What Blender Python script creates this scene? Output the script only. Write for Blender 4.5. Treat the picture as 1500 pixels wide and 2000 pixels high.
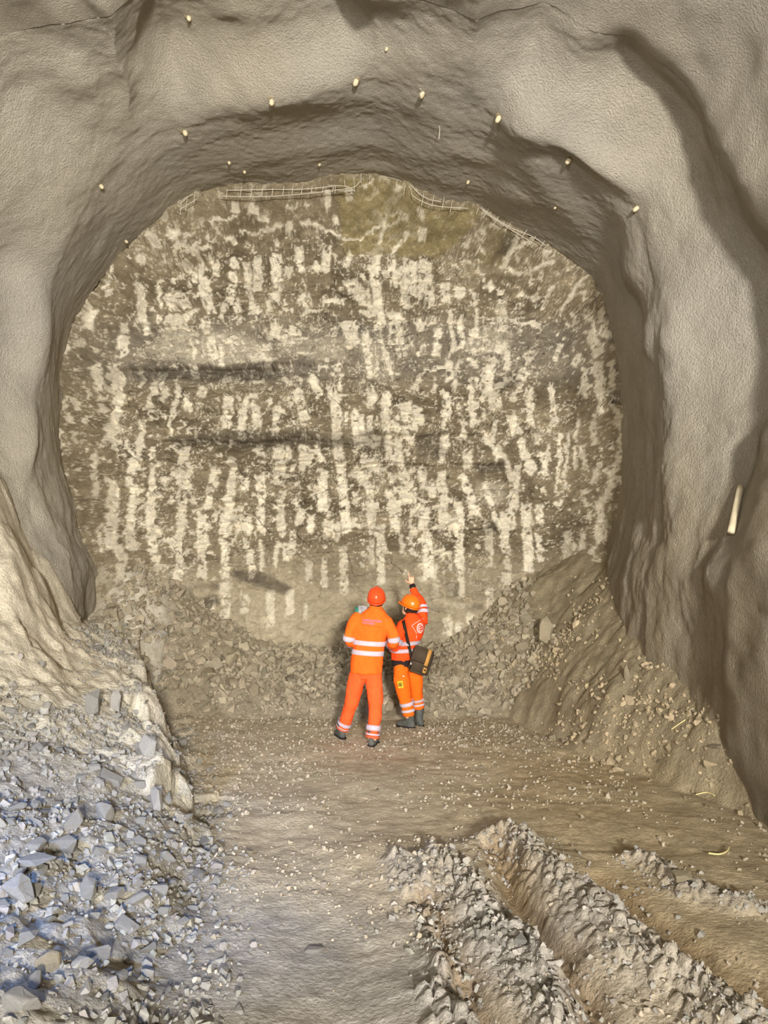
import bpy, bmesh, math, random
import numpy as np
from mathutils import Vector, Matrix
from mathutils.bvhtree import BVHTree

for o in list(bpy.data.objects): bpy.data.objects.remove(o)
scene = bpy.context.scene
COL = scene.collection
random.seed(7); RNG = np.random.default_rng(11)

# ------------------------------------------------------------------ camera, world, lamps, exposure
CAM = np.array([0.0, 0.0, 2.05]); F = 1500.0; PITCH = math.atan(112 / 1500)
cam_d = bpy.data.cameras.new('camera'); cam = bpy.data.objects.new('camera', cam_d); COL.objects.link(cam)
cam.location = CAM; cam.rotation_euler = (math.pi / 2 + PITCH, 0, 0)
cam_d.sensor_fit = 'VERTICAL'; cam_d.sensor_height = 36; cam_d.lens = 36 * F / 2000; cam_d.clip_start = 0.05
scene.camera = cam
vs = scene.view_settings
vs.view_transform = 'Standard'; vs.look = 'None'; vs.gamma = 1.0; vs.use_curve_mapping = False
vs.exposure = 0.2
w = bpy.data.worlds.new('world'); scene.world = w; w.use_nodes = True
w.node_tree.nodes['Background'].inputs[0].default_value = (1.0, 0.90, 0.74, 1)
w.node_tree.nodes['Background'].inputs[1].default_value = 0.22

def lamp(name, loc, aim, power, color, size, spot=None, blend=0.6):
    d = bpy.data.lights.new(name, 'SPOT' if spot else 'AREA')
    d.energy = power; d.color = color
    if spot: d.spot_size = math.radians(spot); d.spot_blend = blend; d.shadow_soft_size = size
    else: d.shape = 'RECTANGLE'; d.size = size; d.size_y = size * 0.5
    o = bpy.data.objects.new(name, d); COL.objects.link(o); o.location = loc
    o.rotation_euler = (Vector(aim) - Vector(loc)).to_track_quat('-Z', 'Y').to_euler()
    return o
lamp('work_floodlight', (-2.4, -7.0, 3.2), (0.0, 12, 5.0), 4000, (1.0, 0.965, 0.90), 0.5, 64, 0.85)
lamp('work_floodlight', (1.6, -7.4, 3.4), (-1.5, 12, 5.2), 14500, (1.0, 0.965, 0.90), 0.5, 64, 0.85)
lamp('cool_work_lamp', (-2.7, 1.9, 2.3), (-1.95, 4.7, 0.4), 620, (0.22, 0.42, 1.0), 0.10, 58, 1.0)

# ------------------------------------------------------------------ helpers
ca, sa = math.cos(PITCH), math.sin(PITCH)
def ray(px, py):
    u = (px - 750) / F; wv = (1000 - py) / F
    return np.array([u, ca - sa * wv, sa + ca * wv])
def at_y(px, py, Y):
    d = ray(px, py); return CAM + d * ((Y - CAM[1]) / d[1])
def at_z(px, py, z=0.0):
    d = ray(px, py); return CAM + d * ((z - CAM[2]) / d[2])
def project(x, y, z):
    dz = z - CAM[2]; f = ca * y + sa * dz; f = np.maximum(f, 0.05)
    return 750 + F * x / f, 1000 - F * (-sa * y + ca * dz) / f

def hash3(ix, iy, iz, seed):
    h = (ix.astype(np.int64) * 374761393 + iy.astype(np.int64) * 668265263 + iz.astype(np.int64) * 1274126177 + seed * 974634221) & 0xFFFFFFFF
    h = ((h ^ (h >> 13)) * 1274126177) & 0xFFFFFFFF
    h = ((h ^ (h >> 16)) * 2246822519) & 0xFFFFFFFF
    return ((h ^ (h >> 15)) & 0xFFFFFF) / float(0xFFFFFF)
def vnoise(x, y, z, seed=0):
    x, y, z = np.broadcast_arrays(np.asarray(x, float), np.asarray(y, float), np.asarray(z, float))
    ix, iy, iz = np.floor(x), np.floor(y), np.floor(z)
    fx, fy, fz = x - ix, y - iy, z - iz
    fx, fy, fz = [f * f * f * (f * (f * 6 - 15) + 10) for f in (fx, fy, fz)]
    r = 0
    for a in (0, 1):
        for b in (0, 1):
            for c in (0, 1):
                wgt = (fx if a else 1 - fx) * (fy if b else 1 - fy) * (fz if c else 1 - fz)
                r = r + wgt * hash3(ix + a, iy + b, iz + c, seed)
    return r * 2 - 1
def fbm(x, y, z, oct=4, seed=0, gain=0.5, lac=2.1):
    r = 0; a = 1.0; s = 0
    for k in range(oct):
        r = r + a * vnoise(x * lac ** k, y * lac ** k, z * lac ** k, seed + 17 * k); s += a; a *= gain
    return r / s
def cells(u, v, seed=0):
    """2D jittered cells: distance to edge (F2-F1), cell random, offset from the cell's centre"""
    iu, iv = np.floor(u), np.floor(v)
    f1 = np.full(u.shape, 9.0); f2 = np.full(u.shape, 9.0); cid = np.zeros(u.shape); cx = np.zeros(u.shape); cy = np.zeros(u.shape)
    zz = np.zeros(u.shape)
    for a in (-1, 0, 1):
        for b in (-1, 0, 1):
            pu = iu + a + hash3(iu + a, iv + b, zz, seed); pv = iv + b + hash3(iu + a, iv + b, zz, seed + 5)
            d = np.hypot(pu - u, pv - v); hid = hash3(iu + a, iv + b, zz, seed + 9)
            near = d < f1
            f2 = np.where(near, f1, np.minimum(f2, d)); f1 = np.where(near, d, f1)
            cid = np.where(near, hid, cid); cx = np.where(near, u - pu, cx); cy = np.where(near, v - pv, cy)
    return f2 - f1, cid, cx, cy
def sstep(a, b, x):
    t = np.clip((x - a) / (b - a), 0, 1); return t * t * (3 - 2 * t)

def tag(o, label=None, cat=None, group=None, kind=None):
    if label: o['label'] = label
    if cat: o['category'] = cat
    if group: o['group'] = group
    if kind: o['kind'] = kind
    return o
def link(name, me, mat=None, parent=None):
    o = bpy.data.objects.new(name, me); COL.objects.link(o)
    if mat is not None and me is not None and not me.materials: me.materials.append(mat)
    if parent is not None: o.parent = parent
    return o
def empty(name, loc):
    o = bpy.data.objects.new(name, None); COL.objects.link(o); o.location = loc; o.empty_display_size = 0.1
    return o
def np_mesh(name, verts, faces, smooth=False, cols=None):
    """verts (N,3), faces (M,k) all the same size"""
    me = bpy.data.meshes.new(name); verts = np.asarray(verts, np.float32); faces = np.asarray(faces, np.int32)
    k = faces.shape[1]
    me.vertices.add(len(verts)); me.vertices.foreach_set('co', verts.ravel())
    me.loops.add(faces.size); me.loops.foreach_set('vertex_index', faces.ravel())
    me.polygons.add(len(faces)); me.polygons.foreach_set('loop_start', np.arange(0, faces.size, k, dtype=np.int32))
    me.polygons.foreach_set('use_smooth', np.full(len(faces), smooth, dtype=bool))
    if cols is not None:
        ca_ = me.color_attributes.new('Col', 'FLOAT_COLOR', 'POINT')
        c4 = np.ones((len(verts), 4), np.float32); c4[:, :3] = cols; ca_.data.foreach_set('color', c4.ravel())
    me.update(calc_edges=True); me.validate()
    return me
def grid_faces(nr, nc, flip=False, keep=None):
    i = np.arange(nr * nc).reshape(nr, nc)
    f = np.stack([i[:-1, :-1], i[:-1, 1:], i[1:, 1:], i[1:, :-1]], -1).reshape(-1, 4)
    if keep is not None:
        k = keep.reshape(nr, nc); kk = (k[:-1, :-1] & k[:-1, 1:] & k[1:, 1:] & k[1:, :-1]).ravel(); f = f[kk]
    return f[:, ::-1] if flip else f
def srgb(r, g, b):
    return tuple(((c / 255) / 12.92 if c / 255 <= 0.04045 else ((c / 255 + 0.055) / 1.055) ** 2.4) for c in (r, g, b))

# ------------------------------------------------------------------ materials
def mat(name, base=(0.5, 0.5, 0.5), rough=0.9, vary=0.0, vscale=6.0, bump=0.0, bscale=60.0, attr=False, spec=0.25,
        objrand=0.0, tint=None, grit=0.0):
    m = bpy.data.materials.new(name); m.use_nodes = True; nt = m.node_tree; N = nt.nodes; L = nt.links
    b = N['Principled BSDF']; b.inputs['Roughness'].default_value = rough; b.inputs['Specular IOR Level'].default_value = spec
    tc = N.new('ShaderNodeTexCoord'); out = None
    if attr:
        a = N.new('ShaderNodeAttribute'); a.attribute_name = 'Col'; out = a.outputs['Color']
    else:
        c = N.new('ShaderNodeRGB'); c.outputs[0].default_value = (*base, 1); out = c.outputs[0]
    def mult(col, fac_socket, lo, hi):
        mr = N.new('ShaderNodeMapRange'); mr.inputs[1].default_value = 0.3; mr.inputs[2].default_value = 0.7
        mr.inputs[3].default_value = lo; mr.inputs[4].default_value = hi; L.new(fac_socket, mr.inputs[0])
        v = N.new('ShaderNodeVectorMath'); v.operation = 'SCALE'; L.new(col, v.inputs[0]); L.new(mr.outputs[0], v.inputs['Scale'])
        return v.outputs[0]
    if vary:
        n = N.new('ShaderNodeTexNoise'); n.inputs['Scale'].default_value = vscale; n.inputs['Detail'].default_value = 6
        L.new(tc.outputs['Object'], n.inputs['Vector']); out = mult(out, n.outputs['Fac'], 1 - vary, 1 + vary)
    if grit:
        n = N.new('ShaderNodeTexNoise'); n.inputs['Scale'].default_value = bscale * 0.8; n.inputs['Detail'].default_value = 3
        L.new(tc.outputs['Object'], n.inputs['Vector']); out = mult(out, n.outputs['Fac'], 1 - grit, 1 + grit)
    if objrand:
        oi = N.new('ShaderNodeObjectInfo'); mr = N.new('ShaderNodeMapRange')
        mr.inputs[3].default_value = 1 - objrand; mr.inputs[4].default_value = 1 + objrand; L.new(oi.outputs['Random'], mr.inputs[0])
        v = N.new('ShaderNodeVectorMath'); v.operation = 'SCALE'; L.new(out, v.inputs[0]); L.new(mr.outputs[0], v.inputs['Scale']); out = v.outputs[0]
    L.new(out, b.inputs['Base Color'])
    if bump:
        n = N.new('ShaderNodeTexNoise'); n.inputs['Scale'].default_value = bscale; n.inputs['Detail'].default_value = 5
        n.inputs['Roughness'].default_value = 0.62
        L.new(tc.outputs['Object'], n.inputs['Vector'])
        bp = N.new('ShaderNodeBump'); bp.inputs['Strength'].default_value = 1.0; bp.inputs['Distance'].default_value = bump
        L.new(n.outputs['Fac'], bp.inputs['Height']); L.new(bp.outputs[0], b.inputs['Normal'])
    return m
M = {}
M['lining'] = mat('sprayed_concrete', attr=True, rough=0.95, vary=0.07, vscale=1.6, bump=0.045, bscale=44, spec=0.1, grit=0.08)
M['face'] = mat('excavated_rock', attr=True, rough=0.85, vary=0.14, vscale=9, bump=0.02, bscale=30, spec=0.2, grit=0.10)
M['ground'] = mat('muddy_ground', attr=True, rough=0.92, vary=0.16, vscale=5, bump=0.020, bscale=38, spec=0.15, grit=0.14)
M['stone'] = mat('broken_rock', srgb(158, 154, 146), 0.9, 0.12, 9, 0.008, 45, objrand=0.2, spec=0.2)
M['stone_brown'] = mat('muddy_rock', srgb(158, 146, 122), 0.9, 0.12, 9, 0.008, 45, objrand=0.20, spec=0.2)
M['stuff'] = mat('loose_rubble', attr=True, rough=0.92, vary=0.12, vscale=9, bump=0.006, bscale=60, spec=0.15)
M['wire'] = mat('galvanised_wire', srgb(200, 192, 174), 0.5, spec=0.5)
M['bolt'] = mat('concrete_coated_bolt', srgb(205, 190, 158), 0.9, 0.1, 20, 0.004, 90)
M['pipe'] = mat('dusty_pipe', srgb(190, 178, 150), 0.8, 0.1, 12)
M['straw'] = mat('yellow_straw', srgb(225, 210, 150), 0.7)
M['jacket_m'] = mat('orange_hi_vis_cloth', srgb(252, 106, 34), 0.85, 0.06, 9, 0.016, 11, spec=0.1)
M['trouser_m'] = mat('orange_red_hi_vis_cloth', srgb(252, 96, 46), 0.85, 0.06, 9, 0.016, 11, spec=0.1)
M['jacket_w'] = mat('red_orange_hi_vis_cloth', srgb(252, 80, 30), 0.85, 0.06, 9, 0.016, 11, spec=0.1)
M['trouser_w'] = mat('amber_orange_hi_vis_cloth', srgb(242, 106, 26), 0.85, 0.06, 9, 0.016, 11, spec=0.1)
M['dusty_hem'] = mat('dusty_orange_cloth', srgb(236, 132, 84), 0.9, 0.06, 9)
M['stripe'] = mat('reflective_tape', srgb(236, 234, 246), 0.45, 0.04, 14, spec=0.5)
M['helmet_m'] = mat('orange_red_shell', srgb(240, 78, 34), 0.28, spec=0.5)
M['helmet_w'] = mat('orange_shell', srgb(248, 116, 22), 0.28, spec=0.5)
M['skin'] = mat('skin', srgb(226, 172, 140), 0.55, spec=0.3)
M['hair'] = mat('dark_brown_hair', srgb(58, 40, 30), 0.6)
M['black'] = mat('black_cloth', srgb(38, 28, 28), 0.85)
M['boot'] = mat('dusty_rubber_boot', srgb(86, 86, 80), 0.75, 0.3, 9, 0.004, 40)
M['bag'] = mat('dark_brown_canvas', srgb(72, 60, 46), 0.85, 0.1, 14)
M['tan'] = mat('tan_canvas', srgb(186, 138, 70), 0.85, 0.1, 14)
M['paper'] = mat('white_paper', srgb(238, 236, 238), 0.8)
M['teal'] = mat('teal_folder', srgb(90, 196, 172), 0.7)
M['purple'] = mat('purple_print', srgb(226, 110, 140), 0.8)
M['darkred'] = mat('dark_red_print', srgb(206, 74, 24), 0.8)
M['pinkprint'] = mat('pale_pink_print', srgb(248, 188, 186), 0.8)
M['yellow'] = mat('yellow_badge_cloth', srgb(240, 190, 50), 0.8)
M['darkprint'] = mat('dark_print', srgb(70, 54, 22), 0.8)
M['metal'] = mat('steel_buckle', srgb(200, 198, 190), 0.3, spec=0.6)

# ------------------------------------------------------------------ tunnel profile (pixel outline of the lining's end, at 12 m)
Y_END = 12.0
OUT = [(196, 1116), (165, 1050), (140, 975), (122, 900), (117, 830), (127, 700), (150, 620), (203, 545), (250, 482), (330, 420),
       (362, 390), (430, 374), (560, 372), (690, 350), (740, 345), (800, 372), (860, 396), (935, 408), (1000, 448), (1100, 500), (1150, 532),
       (1172, 565), (1186, 620), (1200, 700), (1213, 850), (1213, 930), (1198, 1020), (1186, 1080), (1168, 1130)]
C0 = np.array([-0.67, 3.4])
pp = np.array([at_y(a, b, Y_END)[[0, 2]] for a, b in OUT])
pp = np.vstack([[-4.2, -0.6], [-4.3, 0.3], [-4.4, 1.2], pp, [3.3, 1.0], [3.25, 0.2], [3.2, -0.6]])
th = np.unwrap(np.arctan2(pp[:, 1] - C0[1], pp[:, 0] - C0[0])); th = np.where(th < -math.pi / 2, th + 2 * math.pi, th)
th = np.degrees(np.unwrap(th)); 
if th[0] < 0: th = th + 360
rr = np.hypot(pp[:, 0] - C0[0], pp[:, 1] - C0[1])
TH0, TH1 = th[0], th[-1]                # about 225 -> -45 degrees, left foot over the crown to right foot
_ts = np.linspace(TH0, TH1, 800); _rs = np.interp(-_ts, -th, rr)
_k = np.exp(-np.linspace(-2, 2, 31) ** 2); _k /= _k.sum()
_rs = np.convolve(np.pad(_rs, 15, mode='edge'), _k, 'valid')
def prof(theta): return np.interp(-theta, -_ts, _rs)

RIDGE = [(150, 1110), (118, 1030), (92, 930), (82, 850), (88, 700), (102, 560), (140, 455), (195, 362), (360, 256), (530, 197), (695, 158), (825, 181), (975, 230),
         (1113, 311), (1245, 407), (1275, 520), (1300, 700), (1308, 850), (1290, 1000), (1250, 1120)]
H_R = 0.40
def hit_profile(px, py, dh, lo=5.0, hi=12.6):
    Y = np.linspace(lo, hi, 400); d = ray(px, py); P = CAM + d[None] * (Y / d[1])[:, None]
    t = np.degrees(np.arctan2(P[:, 2] - C0[1], P[:, 0] - C0[0])); t = np.where(t < -90, t + 360, t)
    f = np.hypot(P[:, 0] - C0[0], P[:, 2] - C0[1]) - (prof(t) - dh)
    i = np.argmax(f > 0) if (f > 0).any() else len(Y) - 1
    return t[i], Y[i]
_rg = np.array([hit_profile(a, b, H_R) for a, b in RIDGE]); _rg = _rg[np.argsort(_rg[:, 0])]
def ridge_y(theta): return np.interp(theta, _rg[:, 0], np.clip(_rg[:, 1], 8.6, 11.3))

_fr = [(40, 300, .9), (150, 300, 1.0), (215, 240, 0.55), (270, 190, 0.1), (345, 200, 0.35), (385, 170, 1.0), (650, 140, 1.0), (720, 130, 0.25), (930, 150, 0.15), (1000, 180, 0.9), (1120, 240, 1.0), (1190, 300, 0.9), (1290, 420, 0.7), (1330, 600, 0.8), (1330, 900, 0.6), (90, 600, 0.9), (85, 850, 0.8)]
_ft = sorted((hit_profile(a, b, 0.25)[0], c) for a, b, c in _fr); FRONT = ([t for t, _ in _ft], [c for _, c in _ft])
# inward (+) / outward (-) swellings of the sprayed lining: pixel centre, radii, turn, height
BUMPS = [(560, 172, 210, 56, -6, 0.09), (400, 180, 70, 60, -40, 0.08), (1050, 215, 90, 80, 20, 0.20), (330, 90, 110, 110, 0, -0.16), (90, 330, 90, 160, 20, 0.16),
         (800, 60, 260, 60, 0, -0.06), (1170, 290, 120, 30, 38, 0.14), (1260, 430, 60, 160, -35, 0.06),
         (1400, 330, 90, 130, -30, 0.14), (1340, 640, 60, 140, 0, 0.15), (1240, 520, 30, 60, 0, 0.12), (1235, 610, 22, 80, -8, -0.10), (1285, 650, 18, 60, 0, 0.08),
         (1340, 900, 50, 160, 0, 0.06), (1440, 820, 30, 260, 4, -0.12), (60, 640, 40, 120, 0, 0.14), (40, 860, 30, 90, 0, 0.18), (20, 520, 60, 60, 0, -0.10),
         (250, 420, 60, 60, 0, 0.05), (1000, 380, 60, 40, 30, 0.05), (1060, 350, 30, 60, -30, 0.05), (1120, 420, 30, 70, -35, 0.05), (620, 280, 160, 30, -8, 0.04), (900, 300, 120, 26, 10, 0.04)]
GROOVE = [((1150, 150), (1205, 130)), ((1205, 130), (1290, 220)), ((1290, 220), (1370, 330)), ((1370, 330), (1430, 440)), ((1430, 440), (1475, 600)), ((1475, 600), (1490, 760))]
def seg_dist(u, v, a, b):
    ax, ay = a; bx, by = b; dx, dy = bx - ax, by - ay; L2 = dx * dx + dy * dy + 1e-9
    t = np.clip(((u - ax) * dx + (v - ay) * dy) / L2, 0, 1)
    return np.hypot(u - ax - t * dx, v - ay - t * dy), t
def inward(theta, Y):
    yb = ridge_y(theta); s = Y - yb
    fr_ = np.interp(theta + 2.5 * vnoise(theta * 0.25, Y * 1.2, 0, 12), *FRONT)
    h = np.where(s > 0, H_R * np.clip(1 - s / np.maximum(Y_END - yb, 0.4), 0, 1), H_R * (fr_ * np.exp(-(s / 0.50) ** 2) + (1 - fr_) * (1 + 0.4 * sstep(0.3, -2.6, s))))
    h = h - 0.05 * np.exp(-(s / 0.32) ** 2)
    r = prof(theta) - h; x = C0[0] + r * np.cos(np.radians(theta)); z = C0[1] + r * np.sin(np.radians(theta))
    u, v = project(x, Y, z)
    vis = sstep(4.5, 6.5, Y)
    for (bu, bv, ru, rv, rot, hh) in BUMPS:
        c, s_ = math.cos(math.radians(rot)), math.sin(math.radians(rot))
        du, dv = u - bu, v - bv; a = (du * c + dv * s_) / ru; b = (-du * s_ + dv * c) / rv
        h = h + 1.35 * hh * np.exp(-(a * a + b * b) * 1.3) * vis
    g = np.full(u.shape, 1e6)
    for a, b in GROOVE: g = np.minimum(g, seg_dist(u, v, a, b)[0])
    g = g + 12 * fbm(x * 1.5, Y * 1.5, z * 1.5, 2, 71)
    h = h - 0.24 * (1 - sstep(5, 92, g)) * vis * sstep(1110, 1230, u)
    # general sprayed unevenness, streaming down the walls
    calm = 1 - 0.55 * sstep(-0.3, 0.5, s) * sstep(3.0, 5.0, z)
    h = h + 0.11 * calm * fbm(x * 0.9, Y * 0.9, z * 0.9, 3, 3) + calm * (0.018 + 0.03 * sstep(5.5, 3.5, z)) * fbm(x * 2.6, Y * 2.6, z * 1.7, 3, 4)
    h = h + 0.010 * fbm(x * 11, Y * 11, z * 9, 3, 5)
    return h

nth = 880
arc = np.linspace(TH0, TH1, nth)
yrows = np.concatenate([np.arange(-12, 5.0, 0.5), np.arange(5.0, 7.4, 0.10), np.linspace(7.4, 1.0 * Y_END, 215)])
TT, YY = np.meshgrid(arc, yrows)
endoff = 0.10 * fbm(arc * 0.22, 0, 0, 3, 8) + 0.05 * fbm(arc * 1.3, 0, 0, 2, 9)
YY2 = YY + endoff[None, :] * sstep(10.5, 12, YY)
hh = inward(TT, YY2)
R_ = prof(TT) - hh
# the vault's end turns outward behind its edge
rimY = np.stack([YY2[-1] + 0.02, YY2[-1] + 0.0, YY2[-1] - 0.05]); rimR = np.stack([R_[-1] + 0.05, R_[-1] + 0.16, R_[-1] + 0.5])
TA = np.vstack([TT, np.repeat(arc[None], 3, 0)]); YA = np.vstack([YY2, rimY]); RA = np.vstack([R_, rimR])
XA = C0[0] + RA * np.cos(np.radians(TA)); ZA = C0[1] + RA * np.sin(np.radians(TA))
V = np.stack([XA, YA, ZA], -1)
lc = np.array(srgb(180, 172, 157))
tone = 1 + 0.10 * fbm(XA * 0.8, YA * 0.8, ZA * 0.8, 3, 21) + 0.05 * fbm(XA * 5, YA * 5, ZA * 5, 2, 22)
warm = 0.5 + 0.5 * fbm(XA * 0.6, YA * 0.6, ZA * 0.6, 2, 23)
browner = (np.maximum(sstep(2.6, 0.8, ZA) * 0.5, sstep(5.4, 1.5, ZA) * (XA > 0) * (0.55 + 0.5 * fbm(YA * 3.2, ZA * 0.5, 0, 3, 24))))[..., None].clip(0, 0.9)
LC = lc[None, None] * tone[..., None] * (1 + (warm[..., None] - 0.5) * np.array([0.04, 0.0, -0.10]))
LC = LC * (1 - browner) + np.array(srgb(140, 126, 98)) * browner * tone[..., None]
nr = V.shape[0]
full_n = np.cross(np.gradient(V, axis=1), np.gradient(V, axis=0)); full_n /= np.linalg.norm(full_n, axis=-1, keepdims=True) + 1e-9
cen = np.stack([C0[0] - XA, np.zeros_like(XA), C0[1] - ZA], -1)
if (full_n[nr // 2] * cen[nr // 2]).sum() < 0: full_n = -full_n
_q = nr // 2; _fn = np.cross(V[_q, 401] - V[_q, 400], V[_q + 1, 401] - V[_q, 400])      # winding of the grid's faces at the crown
FL = bool(np.dot(_fn, cen[_q, 400]) < 0)
i1 = int(np.argmin(abs(arc - 142))); i2 = int(np.argmin(abs(arc - 38)))
lining_bvh_src = []
for nm, a, b, lab in (('wall_left', 0, i1, 'sprayed concrete tunnel wall running down into the pale rubble bank'),
                      ('ceiling', i1, i2, 'rough grey sprayed concrete vault over the tunnel'),
                      ('wall_right', i2, nth - 1, 'brownish sprayed concrete tunnel wall with dark streaks and a leaning pipe')):
    sub = V[:, a:b + 1]; nv = full_n[:, a:b + 1].reshape(-1, 3)
    me = np_mesh(nm, sub.reshape(-1, 3), grid_faces(nr, b - a + 1, flip=FL), True, LC[:, a:b + 1].reshape(-1, 3))
    me.normals_split_custom_set_from_vertices(nv.tolist())
    tag(link(nm, me, M['lining']), lab, kind='structure')
_step = 4
sv = V[:, ::_step]; sf = grid_faces(sv.shape[0], sv.shape[1])
LIN = BVHTree.FromPolygons(sv.reshape(-1, 3).tolist(), sf.tolist())
def hit_lining(px, py):
    d = ray(px, py); p, n, _, _ = LIN.ray_cast(Vector(CAM), Vector(d).normalized()); return p, n

# ------------------------------------------------------------------ rock face
Y_FACE = 13.1
def crop(ox, oy, s, L): return [(ox + a / s, oy + b / s, ox + c / s, oy + d / s, wd / s) for a, b, c, d, wd in L]
STREAKS = (
 crop(100, 330, 2.5, [(715,410,735,520,25),(740,520,780,700,45),(800,450,800,510,40),(885,450,905,480,45),(890,520,865,640,40),(955,455,965,620,40),(1010,430,1010,600,45),(1100,420,1105,560,55),
  (1105,560,1095,650,40),(1215,380,1205,440,50),(1200,440,1220,510,30),(1345,400,1340,510,45),(540,540,540,680,20),(580,620,600,690,40),(440,580,450,780,45),(600,730,620,780,60),(740,730,760,780,50),
  (990,640,990,720,50),(1090,760,1080,830,50),(900,650,920,700,30),(1240,610,1240,650,60),(1060,650,1060,720,20),(980,150,985,200,50),(895,150,895,190,45),(1030,215,1030,240,50),(1165,255,1165,310,40),
  (1350,110,1355,180,30),(1460,110,1460,150,40),(1385,230,1390,270,30),(870,320,880,350,45),(440,420,440,450,40),(600,310,610,370,50),(500,330,520,380,40),(705,390,790,385,20),(700,500,700,540,30),
  (315,950,310,1200,55),(235,960,235,1120,45),(490,1000,475,1170,35),(520,980,520,1080,50),(620,1060,580,1200,30),(660,1110,655,1170,40),(740,1070,735,1120,50),(870,1120,855,1230,45),(960,1120,930,1240,35),
  (1000,1160,1000,1240,40),(1105,1160,1095,1250,35),(1190,1080,1240,1220,50),(1270,1010,1310,1110,35),(1360,1060,1400,1220,45),(1480,1180,1490,1250,40),(830,840,830,960,25),(780,820,790,920,40),(690,820,700,920,18),
  (350,820,350,920,60),(190,690,180,780,60),(140,840,160,880,50),(360,760,350,800,40),(850,1000,840,1030,40),(680,960,700,1010,40),(780,260,820,320,22),(790,250,900,215,18),(1050,275,1120,255,22),(1150,190,1260,170,16),
  (1240,250,1250,270,50),(1280,260,1400,345,22),(1400,345,1490,345,18),(930,300,1050,290,14),(650,480,680,490,30),(1170,480,1160,520,40),(1280,480,1310,500,40),(1440,430,1460,440,70),(1460,540,1480,590,60),(1440,740,1480,860,60),
  (1330,650,1420,640,30),(420,760,470,770,40),(560,1080,540,1120,30),(430,970,420,1050,25),(850,670,830,720,40),(700,690,640,720,30),(1130,1000,1150,1030,30),(900,1010,895,1030,30)]) +
 crop(700, 330, 2.5, [(75,440,80,560,50),(85,570,90,680,45),(165,450,165,500,40),(180,500,180,560,30),(225,480,230,650,40),(265,470,270,620,40),(325,460,325,640,65),(355,600,360,670,30),(420,570,430,650,50),
  (495,590,500,630,50),(560,600,560,620,40),(700,640,705,780,45),(390,780,375,900,35),(450,710,460,890,25),(500,720,500,880,30),(565,800,570,830,50),(580,660,580,800,15),(205,720,205,850,35),(100,650,110,760,35),
  (30,800,60,1000,35),(110,820,170,1000,18),(440,930,440,1030,40),(555,930,560,960,60),(640,960,640,1070,35),(720,860,730,970,20),(800,980,830,1010,50),(430,1100,430,1250,45),(230,1140,240,1220,60),
  (290,1160,290,1220,40),(140,1080,150,1190,40),(80,1080,60,1140,40),(545,1070,560,1250,35),(660,1090,670,1160,60),(830,1080,840,1190,40),(940,1060,950,1250,30),(1130,790,1170,900,50),(1180,700,1210,830,35),
  (1230,950,1250,1100,25),(1170,940,1180,1200,45),(1110,980,1100,1100,30),(1240,1130,1270,1250,25),(1050,700,1060,740,20),(1130,500,980,690,22),(950,450,860,480,25),(0,340,110,285,14),(110,290,240,240,14),
  (130,230,100,360,20),(240,310,160,420,16),(320,290,310,330,40),(170,210,240,220,18),(290,190,320,230,25),(545,330,540,370,22),(780,330,720,470,30),(850,460,850,490,18),(510,470,530,460,20),(600,510,620,500,25),
  (660,560,640,580,40),(760,740,880,770,25),(300,740,310,780,40),(190,690,190,760,40),(20,570,30,650,60),(330,970,450,960,25),(640,890,700,890,18),(820,900,840,940,50),(980,870,960,930,30),(1080,920,1060,960,30),
  (70,60,30,90,20),(180,90,200,100,40),(610,400,610,410,22),(720,440,740,430,35),(480,1000,500,940,30),(360,1060,370,1070,40),(460,1050,480,1060,30),(800,590,810,600,30),(940,580,920,610,30),(870,640,850,620,30)]) +
 crop(100, 800, 2.5, [(325,10,290,160,60),(450,60,435,210,35),(410,220,400,300,55),(575,10,575,130,15),(500,280,495,400,30),(640,170,630,260,50),(660,270,620,640,50),(620,650,615,830,45),(795,270,770,400,45),
  (765,420,760,480,30),(740,510,745,640,55),(735,650,735,820,45),(880,230,865,410,45),(860,420,850,640,50),(850,640,840,830,45),(860,10,860,90,50),(940,10,930,130,35),(1100,10,1095,120,35),(1010,60,1010,100,40),
  (1020,330,1020,600,45),(1120,430,1125,610,40),(1180,590,1170,680,35),(1100,180,1110,300,50),(1145,170,1150,230,30),(1240,180,1230,280,60),(1325,310,1320,480,45),(1345,490,1345,620,35),(1390,10,1400,230,45),
  (1410,260,1440,600,45),(1480,10,1495,180,30),(1300,180,1320,250,30),(1220,490,1215,560,40),(1270,520,1270,590,35),(960,530,965,610,25),(215,230,220,420,35),(300,340,310,680,60),(390,330,395,450,30),
  (395,460,400,680,45),(490,420,500,730,45),(340,660,345,880,50),(250,560,255,700,20),(1020,640,1025,780,20),(1100,650,1090,760,20),(1140,660,1140,740,30),(970,690,975,830,35),(940,330,940,380,40),(1400,550,1400,630,20),
  (1370,540,1370,620,20),(1010,170,1020,210,40),(1440,10,1440,60,20),(1180,270,1160,280,16),(640,500,780,480,8),(660,400,720,440,8),(900,600,880,640,20)]))
FAINT = (crop(100, 800, 2.5, [(630,880,635,990,40),(850,850,850,1060,45),(945,900,945,990,40),(1075,890,1070,1060,40),(1165,900,1165,1000,40),(1240,960,1240,1030,20),(785,920,785,1000,25),(540,900,545,990,40),(1250,740,1255,860,35),
  (1330,740,1330,860,30),(1420,680,1430,900,40)]) +
 crop(700, 800, 2.5, [(720,740,730,870,40),(640,870,650,970,40),(210,610,210,690,20),(250,530,255,660,15),(110,570,110,850,40),(60,640,65,760,30),(490,1040,490,1080,45),(430,1020,430,1090,50),(640,590,640,760,40),(545,1000,550,1060,40),
  (1020,600,1020,720,40),(1100,600,1090,700,40),(370,760,360,830,30),(500,700,500,900,30)]))
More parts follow.
